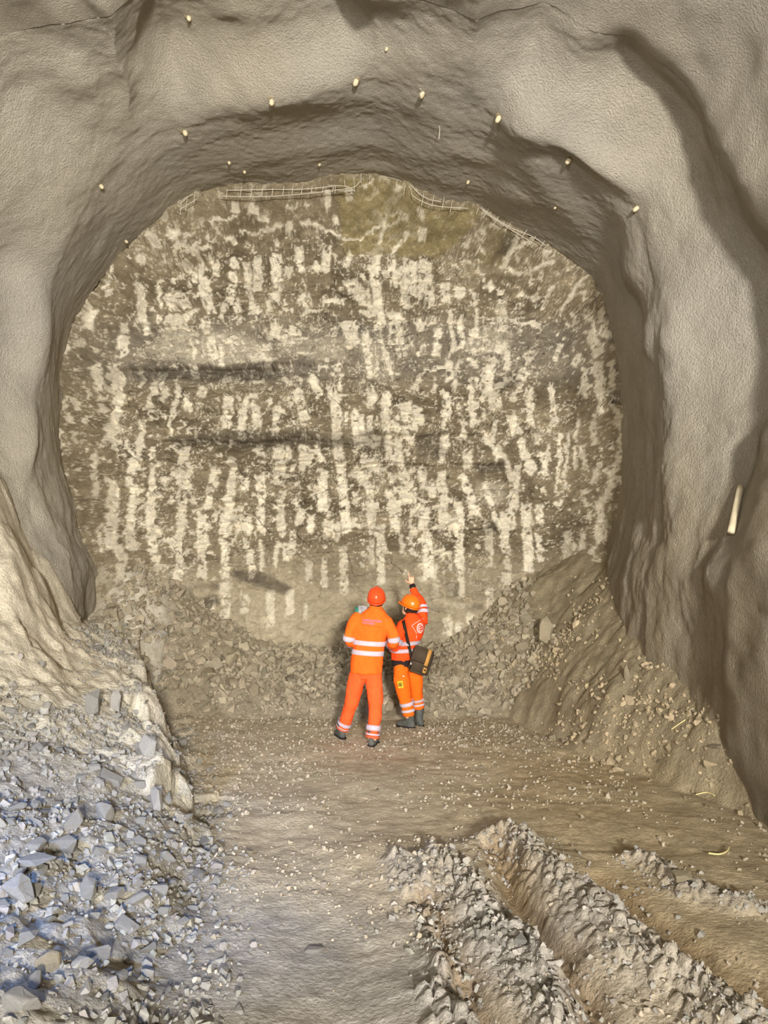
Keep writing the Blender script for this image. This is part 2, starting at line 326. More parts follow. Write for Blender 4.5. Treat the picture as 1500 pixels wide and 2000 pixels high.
STREAKS = STREAKS + crop(700, 800, 2.5, [(15,20,20,160,30),(130,10,150,240,40),(190,130,205,280,35),(250,10,260,90,50),(290,10,300,50,40),(425,10,430,90,45),(420,120,420,180,45),(410,190,405,240,35),(20,310,60,430,40),
  (50,440,70,600,40),(85,250,95,320,35),(150,400,170,500,40),(165,500,180,590,45),(310,280,315,390,45),(220,300,240,450,55),(320,490,310,600,50),(330,600,340,820,50),(410,300,415,580,45),(490,450,500,780,45),
  (500,320,590,520,40),(610,360,690,580,30),(620,130,680,230,35),(680,160,740,310,25),(790,150,840,310,40),(895,220,895,310,45),(760,300,760,480,50),(720,500,720,700,45),(820,460,825,560,55),(880,460,885,560,35),
  (830,580,830,790,50),(885,620,885,730,30),(990,120,970,400,25),(1030,120,1000,400,18),(1070,60,1060,300,18),(1190,430,1180,640,40),(1220,540,1215,640,16),(1250,10,1280,100,22),(1285,120,1280,220,25),(1280,220,1230,330,35),(1100,180,1105,300,25),
  (1230,340,1210,430,40),(1150,60,1160,160,25),(1170,260,1150,360,25),(530,190,540,280,50),(740,30,770,120,50),(840,10,840,80,40),(950,10,930,120,20),(610,10,610,60,20),(670,60,660,120,25),(870,120,880,170,40),(930,190,920,240,20),
  (960,480,990,440,25),(1180,640,1120,730,20),(1120,720,1160,790,18),(1050,650,1060,700,20),(540,430,560,520,25),(740,480,760,560,30),(270,420,275,500,15),(360,360,360,420,40),(1090,420,1130,460,20)])
PATCH = [  # smooth paler slabs of rock: polygon, tone 0..1
 ([(324,642),(460,650),(532,682),(528,702),(470,706),(380,712),(300,694),(282,678)], 0.55),
 ([(540,650),(672,662),(682,702),(610,704),(545,690)], 0.40),
 ([(905,668),(960,640),(1010,650),(1000,690),(905,690)], 0.35),
 ([(930,940),(980,942),(995,975),(960,990),(925,965)], 0.45),
 ([(700,655),(745,665),(780,730),(720,735)], 0.35)]
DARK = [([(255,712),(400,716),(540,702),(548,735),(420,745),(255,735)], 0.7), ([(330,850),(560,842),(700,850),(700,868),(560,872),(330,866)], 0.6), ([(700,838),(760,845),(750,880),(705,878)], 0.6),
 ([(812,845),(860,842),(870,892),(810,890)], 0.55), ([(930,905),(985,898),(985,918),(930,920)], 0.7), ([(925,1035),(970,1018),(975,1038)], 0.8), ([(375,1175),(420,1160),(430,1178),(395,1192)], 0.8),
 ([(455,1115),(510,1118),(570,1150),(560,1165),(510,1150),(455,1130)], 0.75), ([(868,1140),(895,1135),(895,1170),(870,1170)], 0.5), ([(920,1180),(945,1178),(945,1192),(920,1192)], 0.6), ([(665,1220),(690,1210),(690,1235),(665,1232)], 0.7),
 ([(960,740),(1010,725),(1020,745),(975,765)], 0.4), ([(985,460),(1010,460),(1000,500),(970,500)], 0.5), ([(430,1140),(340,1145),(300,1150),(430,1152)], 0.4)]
OLIVE = [([(665,350),(790,350),(830,395),(940,410),(920,450),(860,500),(790,505),(740,495),(665,490)], 0.9), ([(960,445),(1005,460),(985,520),(935,510)], 0.5)]
def poly_mask(u, v, P, soft=6):
    P = np.array(P, float); ins = np.zeros(u.shape, bool); dmin = np.full(u.shape, 1e6); n = len(P)
    for i in range(n):
        a, b = P[i], P[(i + 1) % n]
        c = ((a[1] > v) != (b[1] > v)) & (u < (b[0] - a[0]) * (v - a[1]) / (b[1] - a[1] + 1e-9) + a[0]); ins ^= c
        dmin = np.minimum(dmin, seg_dist(u, v, a, b)[0])
    return sstep(-soft, soft, np.where(ins, dmin, -dmin))
gx = np.arange(-5.55, 4.25, 0.0185); gz = np.arange(-0.2, 8.75, 0.0185)
FX, FZ = np.meshgrid(gx, gz)
ft = np.degrees(np.arctan2(FZ - C0[1], FX - C0[0])); ft = np.where(ft < -90, ft + 360, ft)
fr = np.hypot(FX - C0[0], FZ - C0[1]); edge = prof(ft) + 0.12 - fr + 0.07 * fbm(FX * 2, FZ * 2, 0, 3, 31)
bowl = (1 - sstep(0.0, 0.85, edge)) ** 1.4
FY = Y_FACE - 1.25 * bowl + np.minimum(edge, 0) * 0.9
FY = FY - 0.25 * sstep(7.0, 8.4, FZ) - 0.35 * sstep(2.6, 0.6, FZ)
U, Vp = project(FX, FY, FZ)
wu = 10 * fbm(FX * 2.2, FZ * 2.2, 0, 3, 41); wvv = 8 * fbm(FX * 2.2, FZ * 2.2, 4, 3, 42)
# relief: bedded blocks, ledges, gouges
e1, c1, ox1, oy1 = cells(FX * 1.5 + 0.25 * fbm(FX, FZ, 1, 2, 43), FZ * 2.9 + 0.3 * fbm(FX, FZ, 2, 2, 44), 3)
e2, c2, ox2, oy2 = cells(FX * 4.2 + 0.3 * fbm(FX * 3, FZ * 3, 1, 2, 45), FZ * 7.5 + 0.3 * fbm(FX * 3, FZ * 3, 2, 2, 46), 8)
mud = 0.9 * sstep(1045, 1190, Vp + 4 * wvv + 40 * fbm(FX * 1.2, FZ * 2, 6, 3, 39))                                 # lower part smeared smooth
rel = 0.20 * (c1 - 0.5) + 0.10 * oy1 * (c2 - 0.3) + 0.10 * (c2 - 0.5) + 0.09 * ox2 * (c1 - 0.5) + 0.08 * oy2
rel = rel * (1 - 0.45 * mud) * (1 - 0.3 * sstep(480, 430, Vp))
for zy, amp, xa, xb in ((716, 0.24, 215, 560), (735, 0.10, 640, 900), (858, 0.22, 300, 720), (902, 0.20, 430, 1000), (846, 0.18, 700, 950), (1035, 0.12, 640, 1000), (560, 0.12, 560, 680), (640, 0.14, 200, 420), (590, 0.12, 860, 1010), (1080, 0.08, 180, 700), (975, 0.10, 300, 620)):
    vv = Vp + wvv * 1.4 - zy; m_ = sstep(xa - 40, xa + 40, U) * sstep(xb + 40, xb - 40, U)
    rel = rel + amp * m_ * np.where(vv > 0, np.exp(-vv / 34), np.exp(vv / 5.0) * 0.0) * sstep(-2, 4, vv)
rel = rel + 0.05 * fbm(FX * 5, FZ * 9, 0, 4, 47) + 0.05 * fbm(FX * 0.8, FZ * 0.8, 0, 2, 48)
rel = rel + bowl * 0.24 * fbm(FX * 3.5, FZ * 1.8, 3, 4, 49)
FYr = FY + rel * (0.55 + 0.45 * (1 - mud))
streak = np.zeros(U.shape)
su, sv_ = U + wu * 0.35 + 4.5 * fbm(FX * 10, FZ * 16, 5, 4, 50, 0.65), Vp + wvv * 0.6 + 9 * fbm(FX * 12, FZ * 9, 8, 3, 59)
sr = random.Random(3)
for lst, k in ((STREAKS, 1.0), (FAINT, 0.7)):
    for (a, b, c, d, wd) in lst:
        hw = wd / 2
        msk = (su > min(a, c) - hw - 12) & (su < max(a, c) + hw + 12) & (sv_ > min(b, d) - hw - 12) & (sv_ < max(b, d) + hw + 12)
        ii = np.nonzero(msk)
        if len(ii[0]) == 0: continue
        uu, vv = su[ii], sv_[ii]
        L_ = math.hypot(c - a, d - b) + 1e-6; dx, dy = (c - a) / L_, (d - b) / L_
        al = (uu - a) * dx + (vv - b) * dy; ac = np.abs(-(uu - a) * dy + (vv - b) * dx)
        over = np.maximum(np.maximum(-al, al - L_), 0)
        m_ = sstep(hw + 1.6, hw - 1.6, ac) * sstep(5, 0, over) * sr.uniform(0.72, 1.0)
        streak[ii] = np.maximum(streak[ii], m_ * k)
brk = fbm(FX * 9, FZ * 12, FY * 9, 4, 51); brk2 = fbm(FX * 24, FZ * 30, FY * 24, 3, 52); lowf = fbm(FX * 1.1, FZ * 1.1, 9, 2, 53)
streak = streak * sstep(-0.36, -0.10, brk + 0.55 * brk2 + 0.16)
# loose pale bruises and thin calcite edges between the gouges
chips = sstep(0.27, 0.36, fbm(FX * 8, FZ * 9, FY * 8, 4, 54, 0.55) + 0.35 * lowf + 0.10 * bowl) * 0.8
rdg = 1 - np.abs(fbm(FX * 4, FZ * 9, FY * 5, 4, 57, 0.6)); chips = np.maximum(chips, sstep(0.955, 0.985, rdg) * sstep(-0.05, 0.2, brk) * 0.75)
rdg = 1 - np.abs(fbm(FX * 7, FZ * 24, FY * 8, 3, 58)); chips = np.maximum(chips, sstep(0.95, 0.985, rdg) * sstep(0.0, 0.2, lowf + 0.5 * brk) * 0.6)
rdg = 1 - np.abs(fbm(FX * 16, FZ * 5, FY * 16, 3, 60)); chips = np.maximum(chips, sstep(0.95, 0.985, rdg) * sstep(0.05, 0.3, fbm(FX * 2, FZ * 2, 3, 2, 61)) * 0.6)
veins = sstep(0.04, 0.0, e2) * sstep(-0.05, 0.25, fbm(FX * 2.5, FZ * 3.5, 5, 3, 55)) * 0.6
bright_zone = 1 - 0.9 * mud - 0.5 * sstep(470, 420, Vp)
pale = np.clip(np.maximum(streak, np.maximum(chips, veins) * bright_zone), 0, 1)
dark = np.array(srgb(98, 87, 68)); mid = np.array(srgb(150, 137, 112)); palec = np.array(srgb(240, 230, 207)); tan_ = np.array(srgb(176, 163, 138)); oliv = np.array(srgb(142, 128, 92)); slab = np.array(srgb(200, 190, 168)); gray = np.array(srgb(124, 118, 108))
bm = np.clip(0.45 + 0.55 * fbm(FX * 1.6, FZ * 3.2, 7, 4, 56) + 0.5 * (c2 - 0.5), 0, 1)
Cc = dark * (1 - bm[..., None]) + mid * bm[..., None]
gz_ = (sstep(600, 650, Vp) * sstep(770, 720, Vp) * 0.45)[..., None]; Cc = Cc * (1 - gz_) + gray * 1.15 * gz_
rim_ = np.clip(bowl * 0.6, 0, 1)[..., None]; Cc = Cc * (1 - rim_) + mid * rim_
for P_, k in OLIVE: m_ = (poly_mask(U + wu, Vp + wvv, P_, 8) * k)[..., None]; Cc = Cc * (1 - m_) + oliv * (0.9 + 0.2 * bm[..., None]) * m_; 
om = sum(poly_mask(U + wu, Vp + wvv, P_, 8) * k for P_, k in OLIVE); pale = np.where(om > 0.4, streak * 0.9 + 0.3 * chips * (streak < .1), pale)
for P_, k in PATCH: m_ = (poly_mask(U + wu, Vp + wvv, P_, 8) * k)[..., None]; Cc = Cc * (1 - m_) + slab * m_
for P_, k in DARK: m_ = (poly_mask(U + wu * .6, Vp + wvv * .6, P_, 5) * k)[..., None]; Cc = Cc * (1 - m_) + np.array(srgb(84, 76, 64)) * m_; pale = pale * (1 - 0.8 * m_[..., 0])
mm = (mud * (0.85 - 0.25 * sstep(0.1, 0.4, brk)))[..., None]; Cc0 = Cc
Cc = Cc * (1 - mm) + tan_ * (1 + 0.12 * lowf[..., None] + 0.08 * brk[..., None]) * mm
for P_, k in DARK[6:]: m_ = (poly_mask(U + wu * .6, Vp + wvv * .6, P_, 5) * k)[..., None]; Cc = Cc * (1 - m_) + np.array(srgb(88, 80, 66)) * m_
pm = pale[..., None]; Cc = Cc * (1 - pm * 0.92) + palec * (0.92 + 0.1 * brk2[..., None]) * pm * 0.92
keep = edge > -0.45
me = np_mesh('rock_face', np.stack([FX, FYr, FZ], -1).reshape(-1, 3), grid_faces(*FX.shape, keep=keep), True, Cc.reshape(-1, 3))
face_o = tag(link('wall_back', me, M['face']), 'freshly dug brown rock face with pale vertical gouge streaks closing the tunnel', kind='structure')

# ------------------------------------------------------------------ ground
RUTS = []   # (polyline in ground xy, half width, height)
def gp(px, py): p = at_z(px, py, 0.0); return (p[0], p[1])
for pts, hw, hgt in (
    ([(985, 1655), (1090, 1745), (1230, 1860), (1330, 1930), (1480, 2040)], 0.20, 0.11),
    ([(860, 1690), (930, 1780), (1040, 1900), (1120, 2020)], 0.17, 0.07),
    ([(790, 1690), (850, 1800), (880, 1900), (900, 2050)], 0.10, 0.05),
    ([(1250, 1690), (1340, 1750), (1450, 1780)], 0.10, 0.05),
    ([(965, 1660), (1000, 1760), (1080, 1860), (1150, 1960), (1240, 2060)], 0.09, -0.13),
    ([(830, 1760), (900, 1880), (960, 1980), (1010, 2060)], 0.08, -0.10),
    ([(1180, 1740), (1330, 1850), (1500, 1960)], 0.14, -0.08),
    ([(560, 1640), (640, 1800), (680, 2000)], 0.35, -0.05)):
    RUTS.append(([gp(*p) for p in pts], hw, hgt))
def left_toe(y): return np.interp(y, [0, 3, 5, 6.3, 7.3, 8.5, 9.5, 11, 12.5], [-0.75, -0.85, -1.10, -1.38, -1.75, -2.15, -2.5, -3.1, -3.5])
def right_toe(y): return np.interp(y, [0, 3, 6.3, 8.35, 9.6, 11, 12.5], [4.0, 3.8, 3.15, 2.35, 1.95, 1.6, 1.5])
def ground_parts(x, y):
    n1 = fbm(x * 0.9, y * 0.9, 0, 3, 61)
    dl = left_toe(y) - x + 0.14 * fbm(x * 1.7, y * 1.7, 1, 3, 62)
    stp = np.interp(y, [0, 3, 5, 6.5, 8.5, 10, 12], [0.02, 0.04, 0.12, 0.24, 0.62, 0.8, 0.75]); slp = np.interp(y, [0, 3.5, 6.5, 8.5, 12], [0.30, 0.34, 0.40, 0.46, 0.55])
    hl = stp * sstep(0, 0.5, dl) + slp * np.maximum(dl - 0.15, 0) + 1.7 * sstep(1.1, 2.7, dl) * sstep(6.8, 9.2, y)
    dr = x - right_toe(y) + 0.15 * fbm(x * 1.6, y * 1.6, 2, 3, 63)
    hr = 1.0 * np.maximum(dr, 0) + 0.18 * sstep(0, 0.4, dr)
    df = y - (10.75 + 0.25 * fbm(x * 0.9, 0, 3, 2, 64)); hf = 0.33 * np.maximum(df, 0) + 0.10 * sstep(0, 0.5, df) + (1.15 * sstep(-1.7, -4.2, x) + 1.0 * sstep(0.4, 2.8, x)) * sstep(10.4, 12.7, y)
    return dl, dr, df, hl, hr, hf, n1
def ground_h(x, y):
    x = np.asarray(x, float); y = np.asarray(y, float)
    dl, dr, df, hl, hr, hf, n1 = ground_parts(x, y)
    h = (np.maximum(hl, 0) ** 3 + hr ** 3 + hf ** 3) ** (1 / 3)
    bank = sstep(-0.1, 0.4, np.maximum(dl, np.maximum(dr, df)))
    h = h + 0.05 * n1 + (0.012 + 0.045 * bank) * fbm(x * 3.2, y * 3.2, 5, 3, 65) + (0.010 + 0.022 * bank) * fbm(x * 11, y * 11, 6, 3, 66)
    wx = x + 0.10 * fbm(x * 2.3, y * 2.3, 7, 3, 67); wy = y + 0.10 * fbm(x * 2.3, y * 2.3, 8, 3, 68)
    rutm = np.zeros(x.shape)
    for pts, hw, hg in RUTS:
        d = np.full(x.shape, 1e6); 
        for a, b in zip(pts[:-1], pts[1:]): d = np.minimum(d, seg_dist(wx, wy, a, b)[0])
        g = np.exp(-(d / hw) ** 2); h = h + hg * g; rutm = np.maximum(rutm, g * (1 if hg > 0 else 0.0))
    clod, cc_, _, _ = cells(x * 13, y * 13, 77)
    h = h + rutm * (0.06 * sstep(0, 0.35, clod) * (0.2 + cc_) + 0.045 * fbm(x * 7, y * 7, 9, 3, 69))
    rk, rkc, rox, roy = cells(x * 3.1 + 0.3 * n1, y * 2.3, 78)
    toe = np.exp(-((dl - 0.35) / 0.45) ** 2) * sstep(5.2, 6.6, y)
    h = h + toe * (0.26 * (rkc - 0.5) + 0.22 * rox * (rkc - 0.4) + 0.10 * fbm(x * 6, y * 6, 14, 3, 79))
    # sprayed flow lines on the upper bank beside the wall
    up = sstep(0.6, 1.4, dl) * sstep(6.8, 8.2, y)
    h = h + up * (0.16 * fbm(x * 2.6, y * 1.6, 11, 4, 70) + 0.10 * (rkc - 0.5))
    return h
gxs = np.unique(np.round(np.concatenate([np.arange(-5.7, -2.2, 0.024), np.arange(-2.2, 2.4, 0.0125), np.arange(2.4, 4.9, 0.026)]), 4))
gys = np.concatenate([np.arange(-12, 2.4, 0.4), np.cumsum(np.concatenate([[2.5], np.interp(np.linspace(0, 1, 480), [0, .5, 1], [0.0135, 0.022, 0.033])]))])
gys = gys[gys < 13.25]
GX, GY = np.meshgrid(gxs, gys); GH = ground_h(GX, GY)
dl, dr, df, hl, hr, hf, n1 = ground_parts(GX, GY)
fl = np.array(srgb(186, 173, 148)); flw = np.array(srgb(170, 152, 120)); bankc = np.array(srgb(146, 140, 128)); shot = np.array(srgb(192, 182, 162)); rb = np.array(srgb(142, 130, 106)); pile = np.array(srgb(154, 143, 122)); greyw = np.array(srgb(160, 155, 148))
def mix(a, b, m): return a * (1 - m[..., None]) + b * m[..., None]
gc = np.broadcast_to(fl, GX.shape + (3,)).copy()
gc = mix(gc, flw, np.clip(sstep(-0.2, 1.6, GX) * 0.8 + 0.5 * fbm(GX, GY, 3, 3, 81), 0, 1))
gc = mix(gc, greyw, np.clip(sstep(5.6, 4.2, GY) * sstep(1.9, 0.6, GX) * (0.75 + 0.5 * fbm(GX * 1.5, GY * 1.5, 2, 3, 82)), 0, 1))
pg = np.clip(sstep(1.5, 0.2, GX - left_toe(GY)) * sstep(6.2, 6.9, GY) * sstep(10.6, 9.2, GY) * (0.7 + 1.0 * fbm(GX * 1.3, GY * 1.3, 6, 3, 86)), 0, 1)
gc = mix(gc, np.array(srgb(190, 180, 160)), pg)
wxg = GX + 0.10 * fbm(GX * 2.3, GY * 2.3, 7, 3, 67); wyg = GY + 0.10 * fbm(GX * 2.3, GY * 2.3, 8, 3, 68)
for pts, hw, hg in RUTS[:-1]:
    d_ = np.full(GX.shape, 1e6)
    for a, b in zip(pts[:-1], pts[1:]): d_ = np.minimum(d_, seg_dist(wxg, wyg, a, b)[0])
    gc = mix(gc, np.array(srgb(158, 153, 146)) if hg > 0 else np.array(srgb(138, 110, 68)), np.exp(-(d_ / (hw * 1.2)) ** 2) * 0.6)
gc = mix(gc, bankc, sstep(-0.25, 0.15, dl)); gc = mix(gc, np.array(srgb(196, 188, 170)), sstep(-0.1, 0.3, dl) * sstep(5.4, 6.6, GY)); gc = mix(gc, pile, sstep(-0.3, 0.2, df) * sstep(0.3, -0.3, dl)); gc = mix(gc, rb, sstep(-0.3, 0.3, dr))
gc = mix(gc, shot, sstep(0.7, 1.15, dl + 0.35 * fbm(GX * 1.6, GY * 1.6, 4, 3, 83)) * sstep(7.0, 7.9, GY))
gc = gc * (1 + 0.13 * fbm(GX * 6, GY * 6, 5, 4, 84) + 0.06 * vnoise(GX * 40, GY * 40, 0, 85))[..., None]
tri_keep = np.ones(GX.shape, bool)
me = np_mesh('floor', np.stack([GX, GY, GH], -1).reshape(-1, 3), grid_faces(*GX.shape), True, gc.reshape(-1, 3))
tag(link('floor', me, M['ground']), 'muddy brown tunnel floor with wheel ruts and rubble banks along its sides', kind='structure')
_gb = BVHTree.FromPolygons(np.stack([GX, GY, GH], -1)[::2, ::2].reshape(-1, 3).tolist(), grid_faces(*GX[::2, ::2].shape).tolist())
def hit_ground(px, py):
    p, n, _, _ = _gb.ray_cast(Vector(CAM), Vector(ray(px, py)).normalized()); return p, n
def gz_at(x, y): return float(ground_h(np.array([x]), np.array([y]))[0])

# ------------------------------------------------------------------ stones
def rock_proto(i, npts=13, box=0.5):
    r = random.Random(100 + i); bm = bmesh.new()
    for k in range(npts):
        v = Vector((r.uniform(-1, 1), r.uniform(-1, 1), r.uniform(-1, 1)))
        if r.random() < box: v = Vector([math.copysign(max(abs(c), 0.55), c) for c in v]) * 0.85
        else: v = v.normalized() * r.uniform(0.85, 1.05)
        bm.verts.new(v)
    g = bmesh.ops.convex_hull(bm, input=bm.verts)
    bmesh.ops.delete(bm, geom=[v for v in bm.verts if not v.link_faces], context='VERTS')
    bmesh.ops.triangulate(bm, faces=bm.faces[:])
    bm.normal_update(); return bm
PROTO_V, PROTO_F = [], []
for i in range(18):
    bm = rock_proto(i, 11 + i % 3); bm.verts.index_update()
    PROTO_V.append(np.array([v.co[:] for v in bm.verts])); PROTO_F.append(np.array([[v.index for v in f.verts] for f in bm.faces])); bm.free()
BIG = []
for i in range(14):
    bm = rock_proto(50 + i, 16 + i % 5, 0.65)
    bmesh.ops.bevel(bm, geom=bm.edges[:], offset=0.07, segments=1, affect='EDGES', clamp_overlap=True)
    bmesh.ops.triangulate(bm, faces=bm.faces[:])
    bmesh.ops.subdivide_edges(bm, edges=[e for e in bm.edges if e.calc_length() > 0.6], cuts=1)
    for v in bm.verts: v.co += v.co.normalized() * 0.05 * (random.random() - 0.5)
    bmesh.ops.triangulate(bm, faces=bm.faces[:])
    for mn in ('stone', 'stone_brown'):
        me = bpy.data.meshes.new('stone_shape'); bm.to_mesh(me); me.materials.append(M[mn]); BIG.append((mn, me))
    bm.free()
def rand_rot(rng): 
    q = rng.normal(size=4); q /= np.linalg.norm(q); w_, x, y, z = q
    return np.array([[1 - 2 * (y * y + z * z), 2 * (x * y - z * w_), 2 * (x * z + y * w_)], [2 * (x * y + z * w_), 1 - 2 * (x * x + z * z), 2 * (y * z - x * w_)], [2 * (x * z - y * w_), 2 * (y * z + x * w_), 1 - 2 * (x * x + y * y)]])
def rubble(name, pts, sizes, cols, label, cat, flat=0.75, sink=0.25):
    vs_, fs_, cs_ = [], [], []; off = 0
    hz = ground_h(pts[:, 0], pts[:, 1])
    for i in range(len(pts)):
        k = RNG.integers(len(PROTO_V)); v = PROTO_V[k] * (sizes[i] * RNG.uniform(0.55, 1.15, 3) * np.array([1, 1, flat]))
        v = v @ rand_rot(RNG).T + np.array([pts[i, 0], pts[i, 1], hz[i] + sizes[i] * (0.45 - sink)])
        vs_.append(v); fs_.append(PROTO_F[k] + off); off += len(v); cs_.append(np.repeat(cols[i][None], len(v), 0))
    me = np_mesh(name, np.vstack(vs_), np.vstack(fs_), False, np.vstack(cs_))
    return tag(link(name, me, M['stuff']), label, cat, kind='stuff')
def scatter(n, xr, yr, dens):
    out = []; c = 0
    while c < n:
        x = RNG.uniform(*xr, 20000); y = RNG.uniform(*yr, 20000); k = RNG.uniform(0, 1, 20000) < dens(x, y)
        out.append(np.stack([x[k], y[k]], 1)); c += k.sum()
        if len(out) > 60: break
    return np.vstack(out)[:n]
def colv(n, base, var=0.12):
    return np.array(srgb(*base))[None] * (1 + var * RNG.normal(size=(n, 1))).clip(0.55, 1.5) * (1 + 0.015 * RNG.normal(size=(n, 3)))
def inframe(x, y, m=0.56): return (np.abs(x) < m * y)
def d_left(x, y):
    dl = left_toe(y) - x; return sstep(-0.35, 0.15, dl) * (1 - sstep(0.9, 1.5, dl) * sstep(6.8, 7.8, y)) * inframe(x, y) * np.clip(0.55 + 0.9 * fbm(x * 1.3, y * 1.3, 0, 3, 91), 0.1, 1) * np.interp(y, [2.6, 5, 9, 12], [1, .8, .5, .5])
def d_face(x, y):
    return sstep(10.6, 11.1, y) * sstep(-0.1, 0.3, x - left_toe(y) + 1.0) * sstep(0.4, -0.2, x - right_toe(y) - 0.7) * np.clip(0.75 + 0.6 * fbm(x * 1.5, y * 1.5, 0, 2, 92), 0.2, 1)
def d_floor(x, y):
    return sstep(0.1, -0.2, left_toe(y) - x) * sstep(0.1, -0.3, x - right_toe(y)) * (y < 11) * inframe(x, y) * np.clip(0.2 + 1.0 * fbm(x * 1.1, y * 1.1, 0, 3, 93) + 0.5 * sstep(8.6, 9.3, y) + 0.8 * sstep(1.6, 0.2, x - left_toe(y)) * sstep(6, 6.8, y) + 0.4 * sstep(0.5, 0.0, x - left_toe(y)), 0.03, 1)
def d_right(x, y):
    return sstep(-0.4, 0.2, x - right_toe(y)) * inframe(x, y) * np.clip(0.30 + 1.3 * fbm(x * 1.2, y * 1.2, 0, 3, 94), 0.03, 1)
def d_rut(x, y):
    m = np.zeros(x.shape)
    for pts, hw, hg in RUTS:
        if hg < 0: continue
        for a, b in zip(pts[:-1], pts[1:]): m = np.maximum(m, np.exp(-(seg_dist(x, y, a, b)[0] / (hw * 1.3)) ** 2))
    return m * np.clip(0.5 + 0.8 * fbm(x * 2, y * 2, 0, 2, 95), 0.1, 1)
p = scatter(6500, (-4.6, 0), (2.6, 11.8), d_left); n = len(p)
rubble('bank_rubble', p, np.clip(RNG.lognormal(math.log(0.016), 0.55, n), 0.006, 0.055), colv(n, (142, 138, 130)), 'loose grey stone chips covering the rubble bank below the pale sprayed wall', 'rubble')
p = scatter(4200, (-4.8, 3.6), (10.3, 13.0), d_face); n = len(p)
rubble('muck_pile', p, np.clip(RNG.lognormal(math.log(0.048), 0.5, n), 0.018, 0.12), colv(n, (156, 145, 124), 0.15), 'loose broken rock heaped against the foot of the rock face', 'rubble', 0.6)
p = scatter(4800, (-3.5, 3.5), (2.8, 11.0), d_floor); n = len(p)
rubble('floor_gravel', p, np.clip(RNG.lognormal(math.log(0.013), 0.45, n), 0.006, 0.04), colv(n, (168, 157, 138)), 'small gravel strewn over the muddy brown floor', 'gravel')
p = scatter(2000, (1.0, 4.6), (4.6, 12.2), d_right); n = len(p)
rubble('slope_rubble', p, np.clip(RNG.lognormal(math.log(0.024), 0.5, n), 0.010, 0.07), colv(n, (170, 154, 126), 0.16), 'small brown stones on the muddy slope under the streaked wall', 'rubble')
p = scatter(2000, (-0.2, 3.2), (2.7, 6.8), d_rut); n = len(p)
rubble('mud_clods', p, np.clip(RNG.lognormal(math.log(0.013), 0.45, n), 0.006, 0.035), colv(n, (152, 147, 138)), 'grey mud clods and stones thrown up along the wheel ruts', 'rubble', 0.9)

def place_stone(name, x, y, size, shape, brown, label, cat='stone', group=None, rz=None, tilt=0.25, sink=0.35, zoff=0.0):
    cand = [m_ for mn, m_ in BIG if (mn == 'stone_brown') == brown]
    o = link(name, random.choice(cand)); o.scale = [size * s for s in shape]
    o.rotation_euler = (random.uniform(-tilt, tilt), random.uniform(-tilt, tilt), random.uniform(0, 6.28) if rz is None else rz)
    o.location = (x, y, gz_at(x, y) + size * shape[2] * (1 - 2 * sink) + zoff)
    return tag(o, label, cat, group)
# stones one can single out: pixel of the base centre, width px, height px
SPECIAL = [
 (287, 1492, 40, 60, 'tall pale upright stone with a dark shadow side standing on the rubble bank', 0, 1),
 (178, 1402, 34, 66, 'narrow grey pillar of rock jutting up at the foot of the pale sprayed wall', 0, 1),
 (224, 1395, 26, 48, 'small pointed rock fin beside the narrow rock pillar', 0, 1),
 (120, 1668, 74, 46, 'broad flat bluish slab lying on the rubble bank', 0, 0),
 (22, 1778, 86, 86, 'large pale blue block at the edge of the rubble bank', 0, 0),
 (35, 1990, 90, 70, 'big rounded pale boulder lowest on the rubble bank', 0, 0),
 (168, 1768, 38, 58, 'upright grey wedge of stone between two flat blocks', 0, 1),
 (212, 1765, 60, 36, 'flat topped grey block right of the upright grey wedge', 0, 0),
 (310, 1752, 44, 34, 'small cube shaped grey block at the inner edge of the heap', 0, 0),
 (60, 1716, 110, 34, 'long bluish slab behind the large pale blue block', 0, 0),
 (300, 1590, 34, 56, 'slender pale stone leaning against the bank edge', 0, 1),
 (48, 1860, 60, 60, 'dark grey angular boulder below the large pale blue block', 0, 0),
 (190, 1880, 56, 50, 'squat grey boulder in the lower heap', 0, 0),
 (85, 1900, 70, 60, 'brown tinged boulder half buried in the lower heap', 1, 0),
 (615, 1868, 46, 18, 'single low grey stone bedded in the bare floor', 0, 0),
 (182, 1510, 34, 24, 'small bright cream stone on the rubble bank', 0, 0),
 (272, 1545, 30, 26, 'squarish pale stone near the bank edge', 0, 0),
 (1068, 1262, 34, 62, 'pale oval boulder set in the brown slope near the rock face', 1, 1),
 (1018, 1278, 44, 30, 'low tan boulder at the foot of the brown slope', 1, 0),
 (1225, 1340, 16, 40, 'thin pale splinter of rock on the brown slope', 1, 1),
 (1462, 1470, 44, 20, 'long tan stone lying on the brown slope at the wall', 1, 0),
 (1455, 1380, 36, 14, 'flat pale stone pair slab lying on the slope below the pipe', 1, 0),
 (1445, 1345, 30, 12, 'pale crosswise stone on the slope under the pipe', 1, 0),
 (1340, 1735, 60, 30, 'muddy grey lump beyond the tallest wheel ridge', 1, 0),
 (1015, 1850, 34, 34, 'pale angular clod on the tallest wheel ridge', 0, 0),
 (400, 1180, 1, 1, None, 0, 0)]
stones = 0
for px, py, wpx, hpx, lab, br, up in SPECIAL:
    if lab is None: continue
    p_, _ = hit_ground(px, py - 4)
    if p_ is None: continue
    s = p_.y / F; wd, ht = wpx * s / 2, hpx * s / 2
    if up: place_stone('upright_stone' if up else 'stone', p_.x, p_.y + wd * 0.5, 1.0, (wd, wd * 0.8, ht), bool(br), lab, 'stone', None, random.uniform(-0.3, 0.3), 0.08, 0.12)
    else: place_stone('stone', p_.x, p_.y + wd * 0.4, 1.0, (wd, wd * 0.75, max(ht * 0.8, 0.02)), bool(br), lab, 'stone', None, random.uniform(-0.4, 0.4), 0.18, 0.25)
